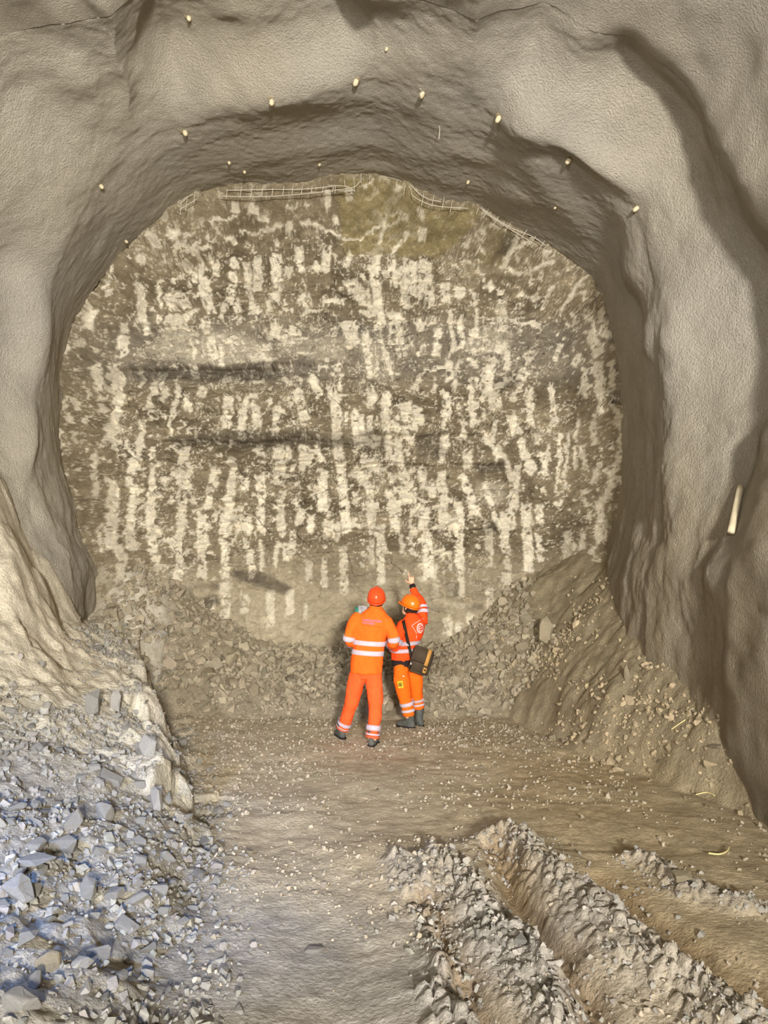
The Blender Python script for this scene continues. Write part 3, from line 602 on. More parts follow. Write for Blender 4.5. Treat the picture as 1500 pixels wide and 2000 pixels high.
def stone_set(n, xr, yr, dens, smin, smax, brown, name, label, group, near=None, mind=1.1):
    pts = scatter(n * 4, xr, yr, dens); used = []
    for x, y in pts:
        if len(used) >= n: break
        s = smin * (smax / smin) ** (random.random() ** 1.6)
        if any((x - a) ** 2 + (y - b) ** 2 < (mind * (s + c)) ** 2 for a, b, c in used): continue
        used.append((x, y, s))
        shp = (random.uniform(.75, 1.2), random.uniform(.6, 1.0), random.uniform(.4, .75))
        q = math.log(s / smin) / math.log(smax / smin)
        lab = label.format(size='small' if q < 0.3 else 'middling' if q < 0.65 else 'large', form='flat' if shp[2] < 0.52 else 'blocky', near=near(x, y) if near else '')
        place_stone(name, x, y, s, shp, brown, lab, 'stone', group, None, 0.5, 0.25)
KEY = {0: 'tall upright stone', 1: 'rock pillar', 3: 'broad bluish slab', 4: 'pale blue block', 5: 'big rounded boulder', 6: 'upright grey wedge', 8: 'cube shaped block', 10: 'slender leaning stone', 11: 'dark angular boulder', 12: 'squat grey boulder', 15: 'bright cream stone'}
KP = [(k_, *[float(c) for c in (hit_ground(SPECIAL[k_][0], SPECIAL[k_][1] - 4)[0] or (0, 0, 0))[:2]]) for k_ in KEY]
def near_key(x, y):
    k_, a, b = min(KP, key=lambda t: (t[1] - x) ** 2 + (t[2] - y) ** 2); d = math.hypot(a - x, b - y)
    return ('beside the ' if d < 0.3 else 'near the ' if d < 0.75 else 'clear of the ') + KEY[k_]
def near_muck(x, y):
    return 'where it meets the pale bank' if x < -2.3 else 'between the pale bank and the taller person' if x < -0.8 else 'behind the two people' if x < 0.9 else 'towards the brown slope'
def near_floor(x, y): return 'around the two people' if y > 8.0 else 'between the wheel ruts and the people'
def near_slope(x, y): return 'below the leaning pipe' if y < 8.2 else 'near the rock face' if y > 9.6 else 'midway along it'
stone_set(150, (-3.2, -0.5), (2.9, 6.4), lambda x, y: d_left(x, y) * (x < left_toe(y) - 0.05), 0.030, 0.10, False, 'rubble_stone', '{size} {form} grey stone in the rubble heap, {near}', 'stones of the bluish heap', near_key)
stone_set(40, (-4.0, -1.0), (6.4, 9.5), d_left, 0.03, 0.085, False, 'bank_stone', '{size} {form} pale stone on the rubble bank, {near}', 'stones on the high rubble bank', near_key)
stone_set(100, (-4.2, 2.6), (10.9, 12.6), d_face, 0.06, 0.20, True, 'muck_stone', '{size} {form} brownish rock in the muck pile, {near}', 'slabs of the muck pile', near_muck)
stone_set(25, (-2.0, 2.5), (5.5, 10.4), d_floor, 0.022, 0.05, True, 'floor_stone', '{size} {form} tan stone on the muddy floor {near}', 'stones on the floor', near_floor)
stone_set(28, (2.0, 4.0), (6.2, 11.0), d_right, 0.03, 0.085, True, 'slope_stone', '{size} {form} muddy tan stone on the brown slope {near}', 'stones on the brown slope', near_slope)

# ------------------------------------------------------------------ tubes, lofts
def frames(P):
    P = np.asarray(P, float); T = np.gradient(P, axis=0); T /= np.linalg.norm(T, axis=1)[:, None] + 1e-9
    ref = np.array([0, 0, 1.0]) if abs(T[0][2]) < 0.9 else np.array([0, 1.0, 0]); U_ = []
    u = np.cross(ref, T[0]); u /= np.linalg.norm(u)
    for t in T:
        u = u - t * np.dot(u, t); u /= np.linalg.norm(u) + 1e-9; U_.append(u)
    U_ = np.array(U_); return U_, np.cross(T, U_)
def catmull(P, k=6):
    P = np.asarray(P, float)
    if len(P) < 3: return np.array([P[0] + (P[-1] - P[0]) * t for t in np.linspace(0, 1, k + 1)])
    Q = np.vstack([2 * P[0] - P[1], P, 2 * P[-1] - P[-2]]); out = []
    for i in range(1, len(Q) - 2):
        for t in np.linspace(0, 1, k, endpoint=False):
            out.append(0.5 * (2 * Q[i] + (Q[i + 1] - Q[i - 1]) * t + (2 * Q[i - 1] - 5 * Q[i] + 4 * Q[i + 1] - Q[i + 2]) * t * t + (3 * Q[i] - Q[i - 1] - 3 * Q[i + 1] + Q[i + 2]) * t ** 3))
    out.append(P[-1]); return np.array(out)
def add_loft(bm, C_, U_, W_, n=18, cap=True):
    rings = []
    for c, u, w_ in zip(C_, U_, W_):
        rings.append([bm.verts.new(Vector(c + u * math.cos(a) + w_ * math.sin(a))) for a in np.linspace(0, 2 * math.pi, n, endpoint=False)])
    for a, b in zip(rings[:-1], rings[1:]):
        for i in range(n): bm.faces.new((a[i], a[(i + 1) % n], b[(i + 1) % n], b[i]))
    if cap:
        bm.faces.new(rings[0][::-1]); bm.faces.new(rings[-1])
    return rings
def add_tube(bm, P, R, n=12, k=6, round_ends=True, smooth=True):
    """P points with radius in the 4th column"""
    Q = np.column_stack([np.asarray(P, float), np.asarray(R, float)]); Q = catmull(Q, k) if smooth else Q
    if round_ends:
        d0 = Q[0, :3] - Q[1, :3]; d0 /= np.linalg.norm(d0) + 1e-9; d1 = Q[-1, :3] - Q[-2, :3]; d1 /= np.linalg.norm(d1) + 1e-9
        a = [np.append(Q[0, :3] + d0 * Q[0, 3] * e, Q[0, 3] * math.sqrt(max(1 - e * e, 0.01))) for e in (0.98, 0.7)]
        b = [np.append(Q[-1, :3] + d1 * Q[-1, 3] * e, Q[-1, 3] * math.sqrt(max(1 - e * e, 0.01))) for e in (0.7, 0.98)]
        Q = np.vstack([a, Q, b])
    u, v = frames(Q[:, :3]); add_loft(bm, Q[:, :3], u * Q[:, 3:4], v * Q[:, 3:4], n)
def bm_obj(name, bm, m, parent=None, smooth=True):
    bmesh.ops.recalc_face_normals(bm, faces=bm.faces[:])
    me = bpy.data.meshes.new(name); bm.to_mesh(me); bm.free()
    if smooth:
        for p_ in me.polygons: p_.use_smooth = True
    return link(name, me, m, parent)
def fused(name, bm, voxel, smooth_it, m, parent, wrinkle=0.0, wscale=9, seed=0, ws=(1, 1, 1), cut=None):
    """all shapes of bm fused into one continuous skin"""
    bmesh.ops.recalc_face_normals(bm, faces=bm.faces[:])
    me = bpy.data.meshes.new(name + '_src'); bm.to_mesh(me); bm.free()
    o = bpy.data.objects.new(name + '_src', me); COL.objects.link(o)
    r = o.modifiers.new('r', 'REMESH'); r.mode = 'VOXEL'; r.voxel_size = voxel
    s = o.modifiers.new('s', 'SMOOTH'); s.iterations = smooth_it; s.factor = 0.5
    dg = bpy.context.evaluated_depsgraph_get(); ev = o.evaluated_get(dg)
    out = bpy.data.meshes.new_from_object(ev); bpy.data.objects.remove(o); bpy.data.meshes.remove(me)
    out.name = name; out.materials.clear(); out.materials.append(m)
    n = len(out.vertices); co = np.empty(n * 3); out.vertices.foreach_get('co', co); co = co.reshape(-1, 3)
    if wrinkle:
        nm = np.empty(n * 3); out.vertices.foreach_get('normal', nm); nm = nm.reshape(-1, 3)
        f = fbm(co[:, 0] * wscale * ws[0], co[:, 1] * wscale * ws[1], co[:, 2] * wscale * ws[2], 3, 200 + seed)
        co = co + nm * (wrinkle * f)[:, None]; out.vertices.foreach_set('co', co.ravel())
    for p_ in out.polygons: p_.use_smooth = True
    out.update()
    return link(name, out, None, parent)

# ------------------------------------------------------------------ bolts, wires, mesh, pipe
def bolt_mesh():
    bm = bmesh.new(); 
    prof_ = [(0, 0.052), (0.012, 0.055), (0.022, 0.048)]
    add_loft(bm, [np.array([0, 0, h]) for h, r in prof_], [np.array([r, 0, 0]) for h, r in prof_], [np.array([0, r, 0]) for h, r in prof_], 10)
    plate = bpy.data.meshes.new('bolt_plate'); bm.to_mesh(plate); bm.free(); plate.materials.append(M['lining_plain'])
    bm = bmesh.new(); pr = [(0.015, 0.030), (0.05, 0.036), (0.085, 0.034), (0.11, 0.026), (0.122, 0.010)]
    add_loft(bm, [np.array([0.006 * math.sin(h * 40), 0, h]) for h, r in pr], [np.array([r, 0, 0]) for h, r in pr], [np.array([0, r * 0.9, 0]) for h, r in pr], 10)
    knob = bpy.data.meshes.new('bolt_head'); bm.to_mesh(knob); bm.free(); knob.materials.append(M['bolt'])
    for p_ in knob.polygons: p_.use_smooth = True
    return plate, knob
M['lining_plain'] = mat('sprayed_concrete_plain', srgb(150, 136, 108), 0.95, 0.1, 12, 0.006, 60)
PLATE, KNOB = bolt_mesh()
BOLTS = [(196, 362, 1), (360, 256, 1.15), (530, 196, 1.1), (695, 157, 1.1), (825, 181, 1.1), (975, 229, 1.1), (1113, 311, 1.1), (1245, 406, 1), (915, 354, .8), (477, 334, .8), (447, 316, .8), (245, 470, .9), (624, 320, .7), (368, 33, .9), (1085, 405, .6), (755, 95, .6)]
for i, (px, py, s) in enumerate(BOLTS):
    p_, n_ = hit_lining(px, py)
    if p_ is None: continue
    inw = Vector((C0[0], p_.y - 0.5, C0[1])) - p_; inw.normalize()
    e = empty('rock_bolt', p_ - inw * 0.02 + inw * 0.0); e.rotation_euler = inw.to_track_quat('Z', 'Y').to_euler(); e.scale = (0.9 * s, 0.9 * s, 0.7 * s)
    ridge_lab = {0: 'fourth bolt head from the wire-tailed one along the ridge, above the pale sprayed bank', 1: 'third bolt head from the wire-tailed one along the ridge towards the pale bank', 2: 'second bolt head from the wire-tailed one along the ridge towards the pale bank',
                 3: 'bolt head next to the wire-tailed one on the crown of the vault ridge', 4: 'concrete coated rock bolt head with a bent wire tail in the vault', 5: 'bolt head next to the wire-tailed one on the side of the leaning pipe',
                 6: 'second bolt head from the wire-tailed one along the ridge towards the leaning pipe', 7: 'third bolt head from the wire-tailed one along the ridge, above the leaning pipe'}
    if i in ridge_lab: tag(e, ridge_lab[i], 'rock bolt', 'bolt heads along the vault ridge')
    elif i in (13, 15): tag(e, 'bolt head in the rough vault before the ridge, ' + ('near the bright swelling of the wall' if i == 13 else 'above the wire-tailed bolt'), 'rock bolt', 'bolt heads before the ridge')
    else: tag(e, {8: 'small bolt head in the shaded ring above the sagging wire mesh', 9: 'lower of two close bolt heads in the shaded ring above the long mesh strip', 10: 'upper of two close bolt heads in the shaded ring above the long mesh strip', 11: 'bolt head in the shaded ring close to the rim of the rock face', 12: 'faint small bolt head in the shaded ring above the tangled mesh ends', 14: 'tiny bolt head in the shaded ring above the straight mesh strip'}[i], 'rock bolt', 'bolt heads in the shaded ring')
    link('bolt_plate', PLATE, None, e); link('bolt_head', KNOB, None, e)
    if i == 4:
        bm = bmesh.new(); add_tube(bm, [(0, 0, 0.1), (0.03, 0.03, 0.15), (0.10, 0.06, 0.17), (0.16, 0.06, 0.18), (0.20, 0.10, 0.2)], [0.007] * 5, 6); 
        o = bm_obj('wire_tail', bm, M['wire'], e)
p_, n_ = hit_lining(858, 246)
bm = bmesh.new(); add_tube(bm, [(0, 0.0, 0.05), (0.004, 0, -0.06), (-0.006, 0, -0.17)], [0.005] * 3, 6)
o = bm_obj('hanging_wire', bm, M['wire']); o.location = p_; tag(o, 'short straight wire end hanging from the shaded vault', 'wire')

def wire_panel(label, wires, Y, rad=0.0055):
    base = at_y(*wires[0][0], Y); e = empty('wire_mesh', base); tag(e, label, 'wire mesh')
    for wpts in wires:
        P = [at_y(a, b, Y + random.uniform(-0.02, 0.02)) - base for a, b in wpts]
        bm = bmesh.new(); add_tube(bm, P, [rad] * len(P), 5, 4, False); bm_obj('wire', bm, M['wire'], e)
wire_panel('long strip of welded wire mesh hanging under the vault edge over white blocks',
    [[(425, 383), (520, 384), (600, 378), (650, 373), (692, 373)], [(440, 372), (520, 370), (580, 370), (650, 364)]] + [[(x, 361 + (x % 3)), (x - 3, 387 - (x - 470) * 0.06)] for x in (445, 472, 493, 514, 534, 555, 573, 591, 610, 632, 652)], 11.80)
wire_panel('tangled bright wire mesh ends at the crown of the rock face',
    [[(640, 362), (676, 364), (694, 374)], [(650, 372), (690, 366), (706, 352)], [(691, 346), (692, 372)], [(705, 335), (705, 358)], [(672, 350), (674, 366)], [(720, 338), (722, 350)], [(655, 362), (654, 378)]], 11.78)
wire_panel('sagging wire mesh curve under the vault right of the crown',
    [[(757, 346), (780, 352), (800, 366), (806, 382), (830, 396), (850, 402), (880, 405), (915, 407)], [(770, 342), (792, 350), (812, 372), (835, 388), (862, 394)]] + [[(x, y), (x - 5, y + 24)] for x, y in ((778, 340), (793, 356), (828, 378), (848, 380), (868, 384), (884, 390))], 11.80)
wire_panel('straight wire mesh strip along the edge leading down to the streaked wall',
    [[(938, 406), (970, 428), (1005, 448), (1040, 462), (1070, 482)], [(945, 415), (985, 440), (1020, 462), (1050, 480)], [(936, 404), (930, 418)]] + [[(x, y), (x - 12, y + 18)] for x, y in ((955, 408), (975, 422), (998, 434), (1030, 448), (1047, 460), (1064, 470))], 11.80)
wire_panel('small bent wire mesh corner where the vault edge starts to rise',
    [[(352, 398), (366, 386), (382, 376)], [(350, 410), (366, 400), (385, 388)], [(366, 384), (363, 412)], [(380, 374), (379, 398)], [(355, 392), (352, 420)]], 11.78)
# pipe leaning on the right wall
pa, _ = hit_lining(1438, 1040); pb, _ = hit_lining(1456, 950)
bm = bmesh.new(); iw = Vector((-1, 0, 0)) * 0.05; A_ = pa + iw; B_ = pb + iw; up_ = (B_ - A_)
add_tube(bm, [Vector((0, 0, 0)), up_ * 0.5, up_ * 1.0], [0.034, 0.033, 0.032], 10, 4, False)
o = bm_obj('leaning_pipe', bm, M['pipe']); o.location = A_; tag(o, 'short pale pipe stuck upright against the brown streaked wall', 'pipe')
for pts, lab, nm in (([(1385, 1672), (1405, 1674), (1420, 1668), (1424, 1660)], 'curled yellow straw on the brown floor near the grey lump', 'straw'), ([(1360, 1556), (1380, 1552), (1396, 1558)], 'thin arched yellow straw at the foot of the brown slope', 'straw'), ([(1312, 1428), (1338, 1410)], 'straight thin yellow straw on the muddy brown slope', 'straw')):
    P = []
    for a, b in pts:
        q, _ = hit_ground(a, b); P.append(np.array(q) + np.array([0, 0, 0.02]))
    bm = bmesh.new(); add_tube(bm, [q - P[0] for q in P], [0.006] * len(P), 6, 5, True); o = bm_obj(nm, bm, M['straw']); o.location = P[0]; tag(o, lab, 'straw')

# ------------------------------------------------------------------ people
def decal(name, obj_eval, polys, m, parent, off=0.006, direction=(0, 1, 0)):
    """flat print laid on the cloth: polygons of (x, z) in the person's frame, dropped on the surface from behind"""
    bvh = BVHTree.FromPolygons([v.co[:] for v in obj_eval.data.vertices], [p_.vertices[:] for p_ in obj_eval.data.polygons])
    bm = bmesh.new(); d = Vector(direction)
    for poly in polys:
        vv = []
        for x, z in poly:
            p_, n_, _, _ = bvh.ray_cast(Vector((x, 0, z)) - d * 1.5, d)
            if p_ is None: vv = None; break
            vv.append(bm.verts.new(p_ - d * off))
        if vv: bm.faces.new(vv)
    return bm_obj(name, bm, m, parent, False)
def band(name, bmsrc, m, parent): return bm_obj(name, bmsrc, m, parent)
def limb_point(P, R, t):
    Q = catmull(np.column_stack([P, R]), 10); i = t * (len(Q) - 1); a = int(min(i, len(Q) - 2)); f = i - a
    return Q[a] * (1 - f) + Q[a + 1] * f
def limb_band(P, R, t0, t1, grow, m, parent, name='reflective_stripe', tiltvec=None, n=20):
    """ring of tape around a limb between two fractions of its length"""
    bm = bmesh.new(); Q = np.array([limb_point(P, R, t) for t in np.linspace(t0, t1, 4)]); u, v = frames(Q[:, :3]); r = Q[:, 3:4] + grow
    add_loft(bm, Q[:, :3], u * r, v * r, n, False); bmesh.ops.solidify(bm, geom=bm.faces[:], thickness=0.004)
    return bm_obj(name, bm, m, parent)
def ring_band(rings, z0, z1, grow, m, parent, tilt=0.0, name='reflective_stripe'):
    """tape around the torso; rings = (center, u, v) by height"""
    zs = np.array([r[0][2] for r in rings]); bm = bmesh.new(); C_, U_, W_ = [], [], []
    for z in (z0, (z0 + z1) / 2, z1):
        c = np.array([np.interp(z, zs, [r[0][k] for r in rings]) for k in range(3)]); u = np.array([np.interp(z, zs, [r[1][k] for r in rings]) for k in range(3)]); v = np.array([np.interp(z, zs, [r[2][k] for r in rings]) for k in range(3)])
        u = u * (1 + grow / np.linalg.norm(u)); v = v * (1 + grow / np.linalg.norm(v)); u = u + np.array([0, 0, -tilt * np.linalg.norm(u)])
        C_.append(c); U_.append(u); W_.append(v)
    add_loft(bm, C_, U_, W_, 36, False); bmesh.ops.solidify(bm, geom=bm.faces[:], thickness=0.004)
    return bm_obj(name, bm, m, parent)
def helmet(parent, center, rot, m, wid=0.115, lng=0.140, hgt=0.150):
    bm = bmesh.new(); n = 28; rings = []
    for h, k in ((0.0, 1.0), (0.03, 1.0), (0.06, 0.965), (0.09, 0.88), (0.115, 0.74), (0.135, 0.54), (0.147, 0.30), (0.151, 0.08)):
        ring = []
        for i in range(n):
            a = 2 * math.pi * i / n; x, y = math.sin(a), math.cos(a)
            rib = 1 + 0.03 * math.exp(-(x / 0.18) ** 2) * (h > 0.03)
            ring.append(bm.verts.new((wid * k * x * rib, lng * k * y * rib, h * hgt / 0.151 + 0.006 * math.exp(-(x * k / 0.14) ** 2) * (h > 0.05))))
        rings.append(ring)
    for a, b in zip(rings[:-1], rings[1:]):
        for i in range(n): bm.faces.new((a[i], a[(i + 1) % n], b[(i + 1) % n], b[i]))
    bm.faces.new(rings[-1])
    sh = bm_obj('helmet', bm, m, parent); sh.location = center; sh.rotation_euler = rot
    md = sh.modifiers.new('s', 'SOLIDIFY'); md.thickness = 0.004
    bm = bmesh.new(); inner, outer, low = [], [], []
    for i in range(n):
        a = 2 * math.pi * i / n; x, y = math.sin(a), math.cos(a); peak = max(0, y) ** 2
        inner.append(bm.verts.new((wid * 0.99 * x, lng * 0.99 * y, 0.006))); ex = 0.010 + 0.045 * peak
        outer.append(bm.verts.new(((wid + ex * 0.6) * x, (lng + ex) * y, -0.006 - 0.012 * peak))); low.append(bm.verts.new(((wid + ex * 0.6) * x, (lng + ex) * y, -0.013 - 0.012 * peak)))
    for i in range(n):
        j = (i + 1) % n; bm.faces.new((outer[i], outer[j], inner[j], inner[i])); bm.faces.new((low[i], low[j], outer[j], outer[i])); bm.faces.new((low[j], low[i], inner[i], inner[j]))
    bm_obj('brim', bm, m, sh)
    bm = bmesh.new()   # the harness strap under the back of the shell
    pts = [(wid * 0.86 * math.sin(a), lng * 0.86 * math.cos(a), -0.03 + 0.012 * math.cos(a)) for a in np.linspace(math.pi * 0.6, math.pi * 1.4, 10)]
    add_tube(bm, pts, [0.008] * 10, 6, 2, True); bm_obj('headband', bm, M['black'], sh)
    return sh
def add_head(bm, c, fwd, up, s=1.0):
    f = np.array(fwd, float); f /= np.linalg.norm(f); u = np.array(up, float); u = u - f * np.dot(u, f); u /= np.linalg.norm(u); r = np.cross(f, u); c = np.array(c, float)
    prof_ = [(-0.125, 0.030, 0.035, 0.045), (-0.105, 0.046, 0.055, 0.040), (-0.07, 0.060, 0.078, 0.020), (-0.03, 0.070, 0.092, 0.006), (0.02, 0.075, 0.098, 0.0), (0.06, 0.072, 0.092, -0.004), (0.095, 0.052, 0.066, -0.006), (0.115, 0.022, 0.03, -0.006)]
    add_loft(bm, [c + (u * h + f * o_) * s for h, a, b, o_ in prof_], [r * a * s for h, a, b, o_ in prof_], [f * b * s for h, a, b, o_ in prof_], 18)
    add_tube(bm, [c + (f * 0.088 + u * 0.012) * s, c + (f * 0.105 - u * 0.012) * s, c + (f * 0.112 - u * 0.03) * s], [0.009 * s, 0.012 * s, 0.014 * s], 8)      # nose
    add_tube(bm, [c + (f * 0.090 - u * 0.066 - r * 0.022) * s, c + (f * 0.098 - u * 0.064) * s, c + (f * 0.090 - u * 0.066 + r * 0.022) * s], [0.006 * s, 0.008 * s, 0.006 * s], 6)  # lips
    for k in (-1, 1):
        add_tube(bm, [c + (r * k * 0.076 + u * 0.022 - f * 0.012) * s, c + (r * k * 0.084 + u * 0.0 - f * 0.016) * s, c + (r * k * 0.078 - u * 0.028 - f * 0.008) * s], [0.013 * s, 0.015 * s, 0.010 * s], 8)  # ears
        add_tube(bm, [c + (f * 0.088 + r * k * 0.012 + u * 0.03) * s, c + (f * 0.082 + r * k * 0.045 + u * 0.03) * s], [0.007 * s, 0.006 * s], 6)  # brow
    return f, u, r
def eyes(parent, c, f, u, r, s=1.0):
    for k in (-1, 1):
        bm = bmesh.new(); bmesh.ops.create_icosphere(bm, subdivisions=2, radius=0.011 * s); 
        o = bm_obj('eye', bm, M['paper'], parent); o.location = np.array(c) + (f * 0.083 + r * k * 0.030 + u * 0.008) * s
        bm = bmesh.new(); bmesh.ops.create_icosphere(bm, subdivisions=2, radius=0.006 * s); o2 = bm_obj('iris', bm, M['hair'], o); o2.location = f * 0.007 * s
def add_hand(bm, wrist, d, palm_n, side, curls, s=1.0, thumb_out=0.6):
    """wrist, direction of the fingers, normal of the palm, side = direction to the thumb; curls per finger in degrees for index..little"""
    d = np.array(d, float); d /= np.linalg.norm(d); n = np.array(palm_n, float); n -= d * np.dot(n, d); n /= np.linalg.norm(n); t = np.array(side, float); t -= d * np.dot(t, d); t -= n * np.dot(t, n); t /= np.linalg.norm(t); w0 = np.array(wrist, float)
    add_loft(bm, [w0 - d * 0.02, w0 + d * 0.02 * s, w0 + d * 0.055 * s, w0 + d * 0.09 * s, w0 + d * 0.098 * s], [t * a * s for a in (0.026, 0.030, 0.040, 0.041, 0.034)], [n * a * s for a in (0.020, 0.019, 0.017, 0.014, 0.010)], 14)
    for i, (off, ln, cu) in enumerate(zip((0.030, 0.010, -0.010, -0.029), (0.078, 0.086, 0.080, 0.063), curls)):
        p0 = w0 + (d * 0.085 + t * off) * s; pts = [p0]; ang = 0
        for seg, fr_ in enumerate((0.45, 0.32, 0.23)):
            ang += math.radians(cu) * (0.8 if seg == 0 else 1.0); dirv = d * math.cos(ang) + n * math.sin(ang); pts.append(pts[-1] + dirv * ln * fr_ * s)
        add_tube(bm, pts, [0.0095 * s, 0.0092 * s, 0.0085 * s, 0.007 * s], 8, 3)
    b0 = w0 + (d * 0.025 + t * 0.030 + n * 0.004) * s; td = d * (1 - thumb_out) + t * thumb_out + n * 0.25; td /= np.linalg.norm(td)
    add_tube(bm, [b0, b0 + td * 0.035 * s, b0 + (td * 0.045 + d * 0.022) * s + td * 0.01], [0.014 * s, 0.011 * s, 0.008 * s], 8, 3)
def boot(parent, ankle, ydir, top_z, m=None, s=1.0):
    """rubber boot: shaft, heel and toe, sole; ankle = point on the ground below the ankle"""
    f = np.array([ydir[0], ydir[1], 0.0]); f /= np.linalg.norm(f); r = np.array([f[1], -f[0], 0]); a = np.array(ankle, float); z = np.array([0, 0, 1.0]); bm = bmesh.new()
    add_loft(bm, [a + z * h + f * o_ for h, o_ in ((0.02, 0.0), (0.06, 0), (0.12, 0.0), (0.2, -0.005), (top_z, -0.005))], [r * q for q in (0.042, 0.046, 0.048, 0.056, 0.064)], [f * q for q in (0.055, 0.06, 0.06, 0.062, 0.068)], 16)
    add_loft(bm, [a + f * o_ + z * h for o_, h in ((-0.075, 0.055), (-0.06, 0.055), (0.0, 0.06), (0.08, 0.055), (0.14, 0.05), (0.185, 0.045), (0.20, 0.042))], [r * q for q in (0.02, 0.038, 0.042, 0.047, 0.050, 0.036, 0.015)], [z * q for q in (0.03, 0.045, 0.055, 0.05, 0.042, 0.032, 0.015)], 14)
    bt = fused('boot', bm, 0.010, 4, M['boot'], parent)
    bm = bmesh.new(); out_ = []
    for o_, q in ((-0.078, 0.022), (-0.06, 0.042), (0.0, 0.044), (0.05, 0.046), (0.10, 0.053), (0.15, 0.050), (0.19, 0.034), (0.207, 0.012)): out_.append((o_, q))
    loop = [a + f * o_ + r * q for o_, q in out_] + [a + f * o_ - r * q for o_, q in out_[::-1]]
    lo = [bm.verts.new(Vector(p_ + z * -0.002)) for p_ in loop]; hi = [bm.verts.new(Vector(p_ + z * 0.024)) for p_ in loop]
    bm.faces.new(lo[::-1]); bm.faces.new(hi)
    for i in range(len(lo)): j = (i + 1) % len(lo); bm.faces.new((lo[i], lo[j], hi[j], hi[i]))
    bm_obj('sole', bm, M['black'], bt, False)
    return bt

def torso_rings(spec, right, fwd):
    right = np.array(right, float); fwd = np.array(fwd, float); return [(np.array([x, y, z]), right * a, fwd * b) for x, y, z, a, b in spec]

# ---- the taller person, seen from the back
g0, _ = hit_ground(727, 1456)
man = empty('person', (g0.x - 0.13, g0.y, gz_at(g0.x - 0.05, g0.y + 0.1) - 0.01))
tag(man, 'person in orange jacket and trousers seen from behind, reading papers', 'person')
S = g0.y / F
def LM(px, py, y=0.0): return np.array([(px - 705) * S * 0.985, y, (1457 - py) * S * 0.985])
lf_z = gz_at(man.location.x - 0.24, man.location.y + 0.26) - man.location.z
rf_z = gz_at(man.location.x + 0.13, man.location.y) - man.location.z
rt, fw = (0.995, -0.08, 0), (0.08, 0.995, 0)
trings = torso_rings([(0.055, 0.06, 0.84, 0.195, 0.150), (0.058, 0.06, 0.95, 0.192, 0.146), (0.075, 0.06, 1.08, 0.182, 0.138), (0.095, 0.06, 1.22, 0.190, 0.142), (0.115, 0.06, 1.36, 0.205, 0.145), (0.128, 0.06, 1.47, 0.205, 0.130), (0.145, 0.065, 1.545, 0.150, 0.100), (0.165, 0.07, 1.60, 0.080, 0.078)], rt, fw)
shL, shR = np.array([-0.055, 0.06, 1.475]), np.array([0.30, 0.04, 1.45])
armL = [shL, np.array([-0.125, 0.02, 1.34]), np.array([-0.150, 0.04, 1.215]), np.array([-0.085, 0.20, 1.20]), np.array([-0.01, 0.33, 1.26])]
armR = [shR, np.array([0.365, 0.00, 1.33]), np.array([0.385, 0.02, 1.20]), np.array([0.33, 0.18, 1.18]), np.array([0.25, 0.31, 1.23])]
aRad = [0.078, 0.070, 0.062, 0.056, 0.050]
bm = bmesh.new(); add_loft(bm, *zip(*trings), 32); add_tube(bm, armL, aRad, 18); add_tube(bm, armR, aRad, 18)
add_loft(bm, [np.array([0.160, 0.07, 1.58]), np.array([0.168, 0.075, 1.635])], [np.array([0.074, 0, -.004]), np.array([0.072, 0, -.004])], [np.array([0, 0.074, 0]), np.array([0, 0.070, 0])], 20)
jm = fused('jacket', bm, 0.011, 5, M['jacket_m'], man, 0.022, 5.0, 1, (1.6, 1.6, 0.8))
for z0, z1 in ((1.150, 1.206), (1.036, 1.092)): ring_band(trings, z0 + 0.02, z1 + 0.02, 0.011, M['stripe'], jm, 0.07)
for A_ in (armL, armR):
    limb_band(A_, aRad, 0.36, 0.45, 0.010, M['stripe'], jm); limb_band(A_, aRad, 0.60, 0.68, 0.010, M['stripe'], jm)
# trousers
hipL, hipR = np.array([-0.025, 0.07, 0.86]), np.array([0.145, 0.05, 0.86])
legL = [hipL, np.array([-0.075, 0.10, 0.68]), np.array([-0.125, 0.15, 0.47]), np.array([-0.19, 0.22, 0.26]), np.array([-0.235, 0.26, 0.115 + lf_z])]
legR = [hipR, np.array([0.160, 0.05, 0.68]), np.array([0.165, 0.05, 0.47]), np.array([0.150, 0.02, 0.26]), np.array([0.130, 0.0, 0.085 + rf_z])]
lRad = [0.108, 0.098, 0.084, 0.076, 0.074]
bm = bmesh.new(); add_loft(bm, [np.array([0.06, 0.06, z]) for z in (0.78, 0.86, 0.96, 1.02)], [np.array([a, 0, 0]) for a in (0.12, 0.175, 0.172, 0.16)], [np.array([0, a, 0]) for a in (0.10, 0.132, 0.125, 0.12)], 24)
add_tube(bm, legL, lRad, 20, 6, False); add_tube(bm, legR, lRad, 20, 6, False)
tm = fused('trousers', bm, 0.011, 4, M['trouser_m'], man, 0.020, 6, 2, (1.3, 1.3, 0.9))
for A_ in (legL, legR):
    limb_band(A_, lRad, 0.775, 0.865, 0.014, M['stripe'], tm); limb_band(A_, lRad, 0.915, 0.945, 0.014, M['stripe'], tm); limb_band(A_, lRad, 0.95, 0.998, 0.012, M['dusty_hem'], tm, 'dusty_hem')
boot(man, (-0.245, 0.26, lf_z - 0.01), (-0.35, 0.94), 0.20); boot(man, (0.13, 0.0, rf_z - 0.01), (0.25, 0.97), 0.18)
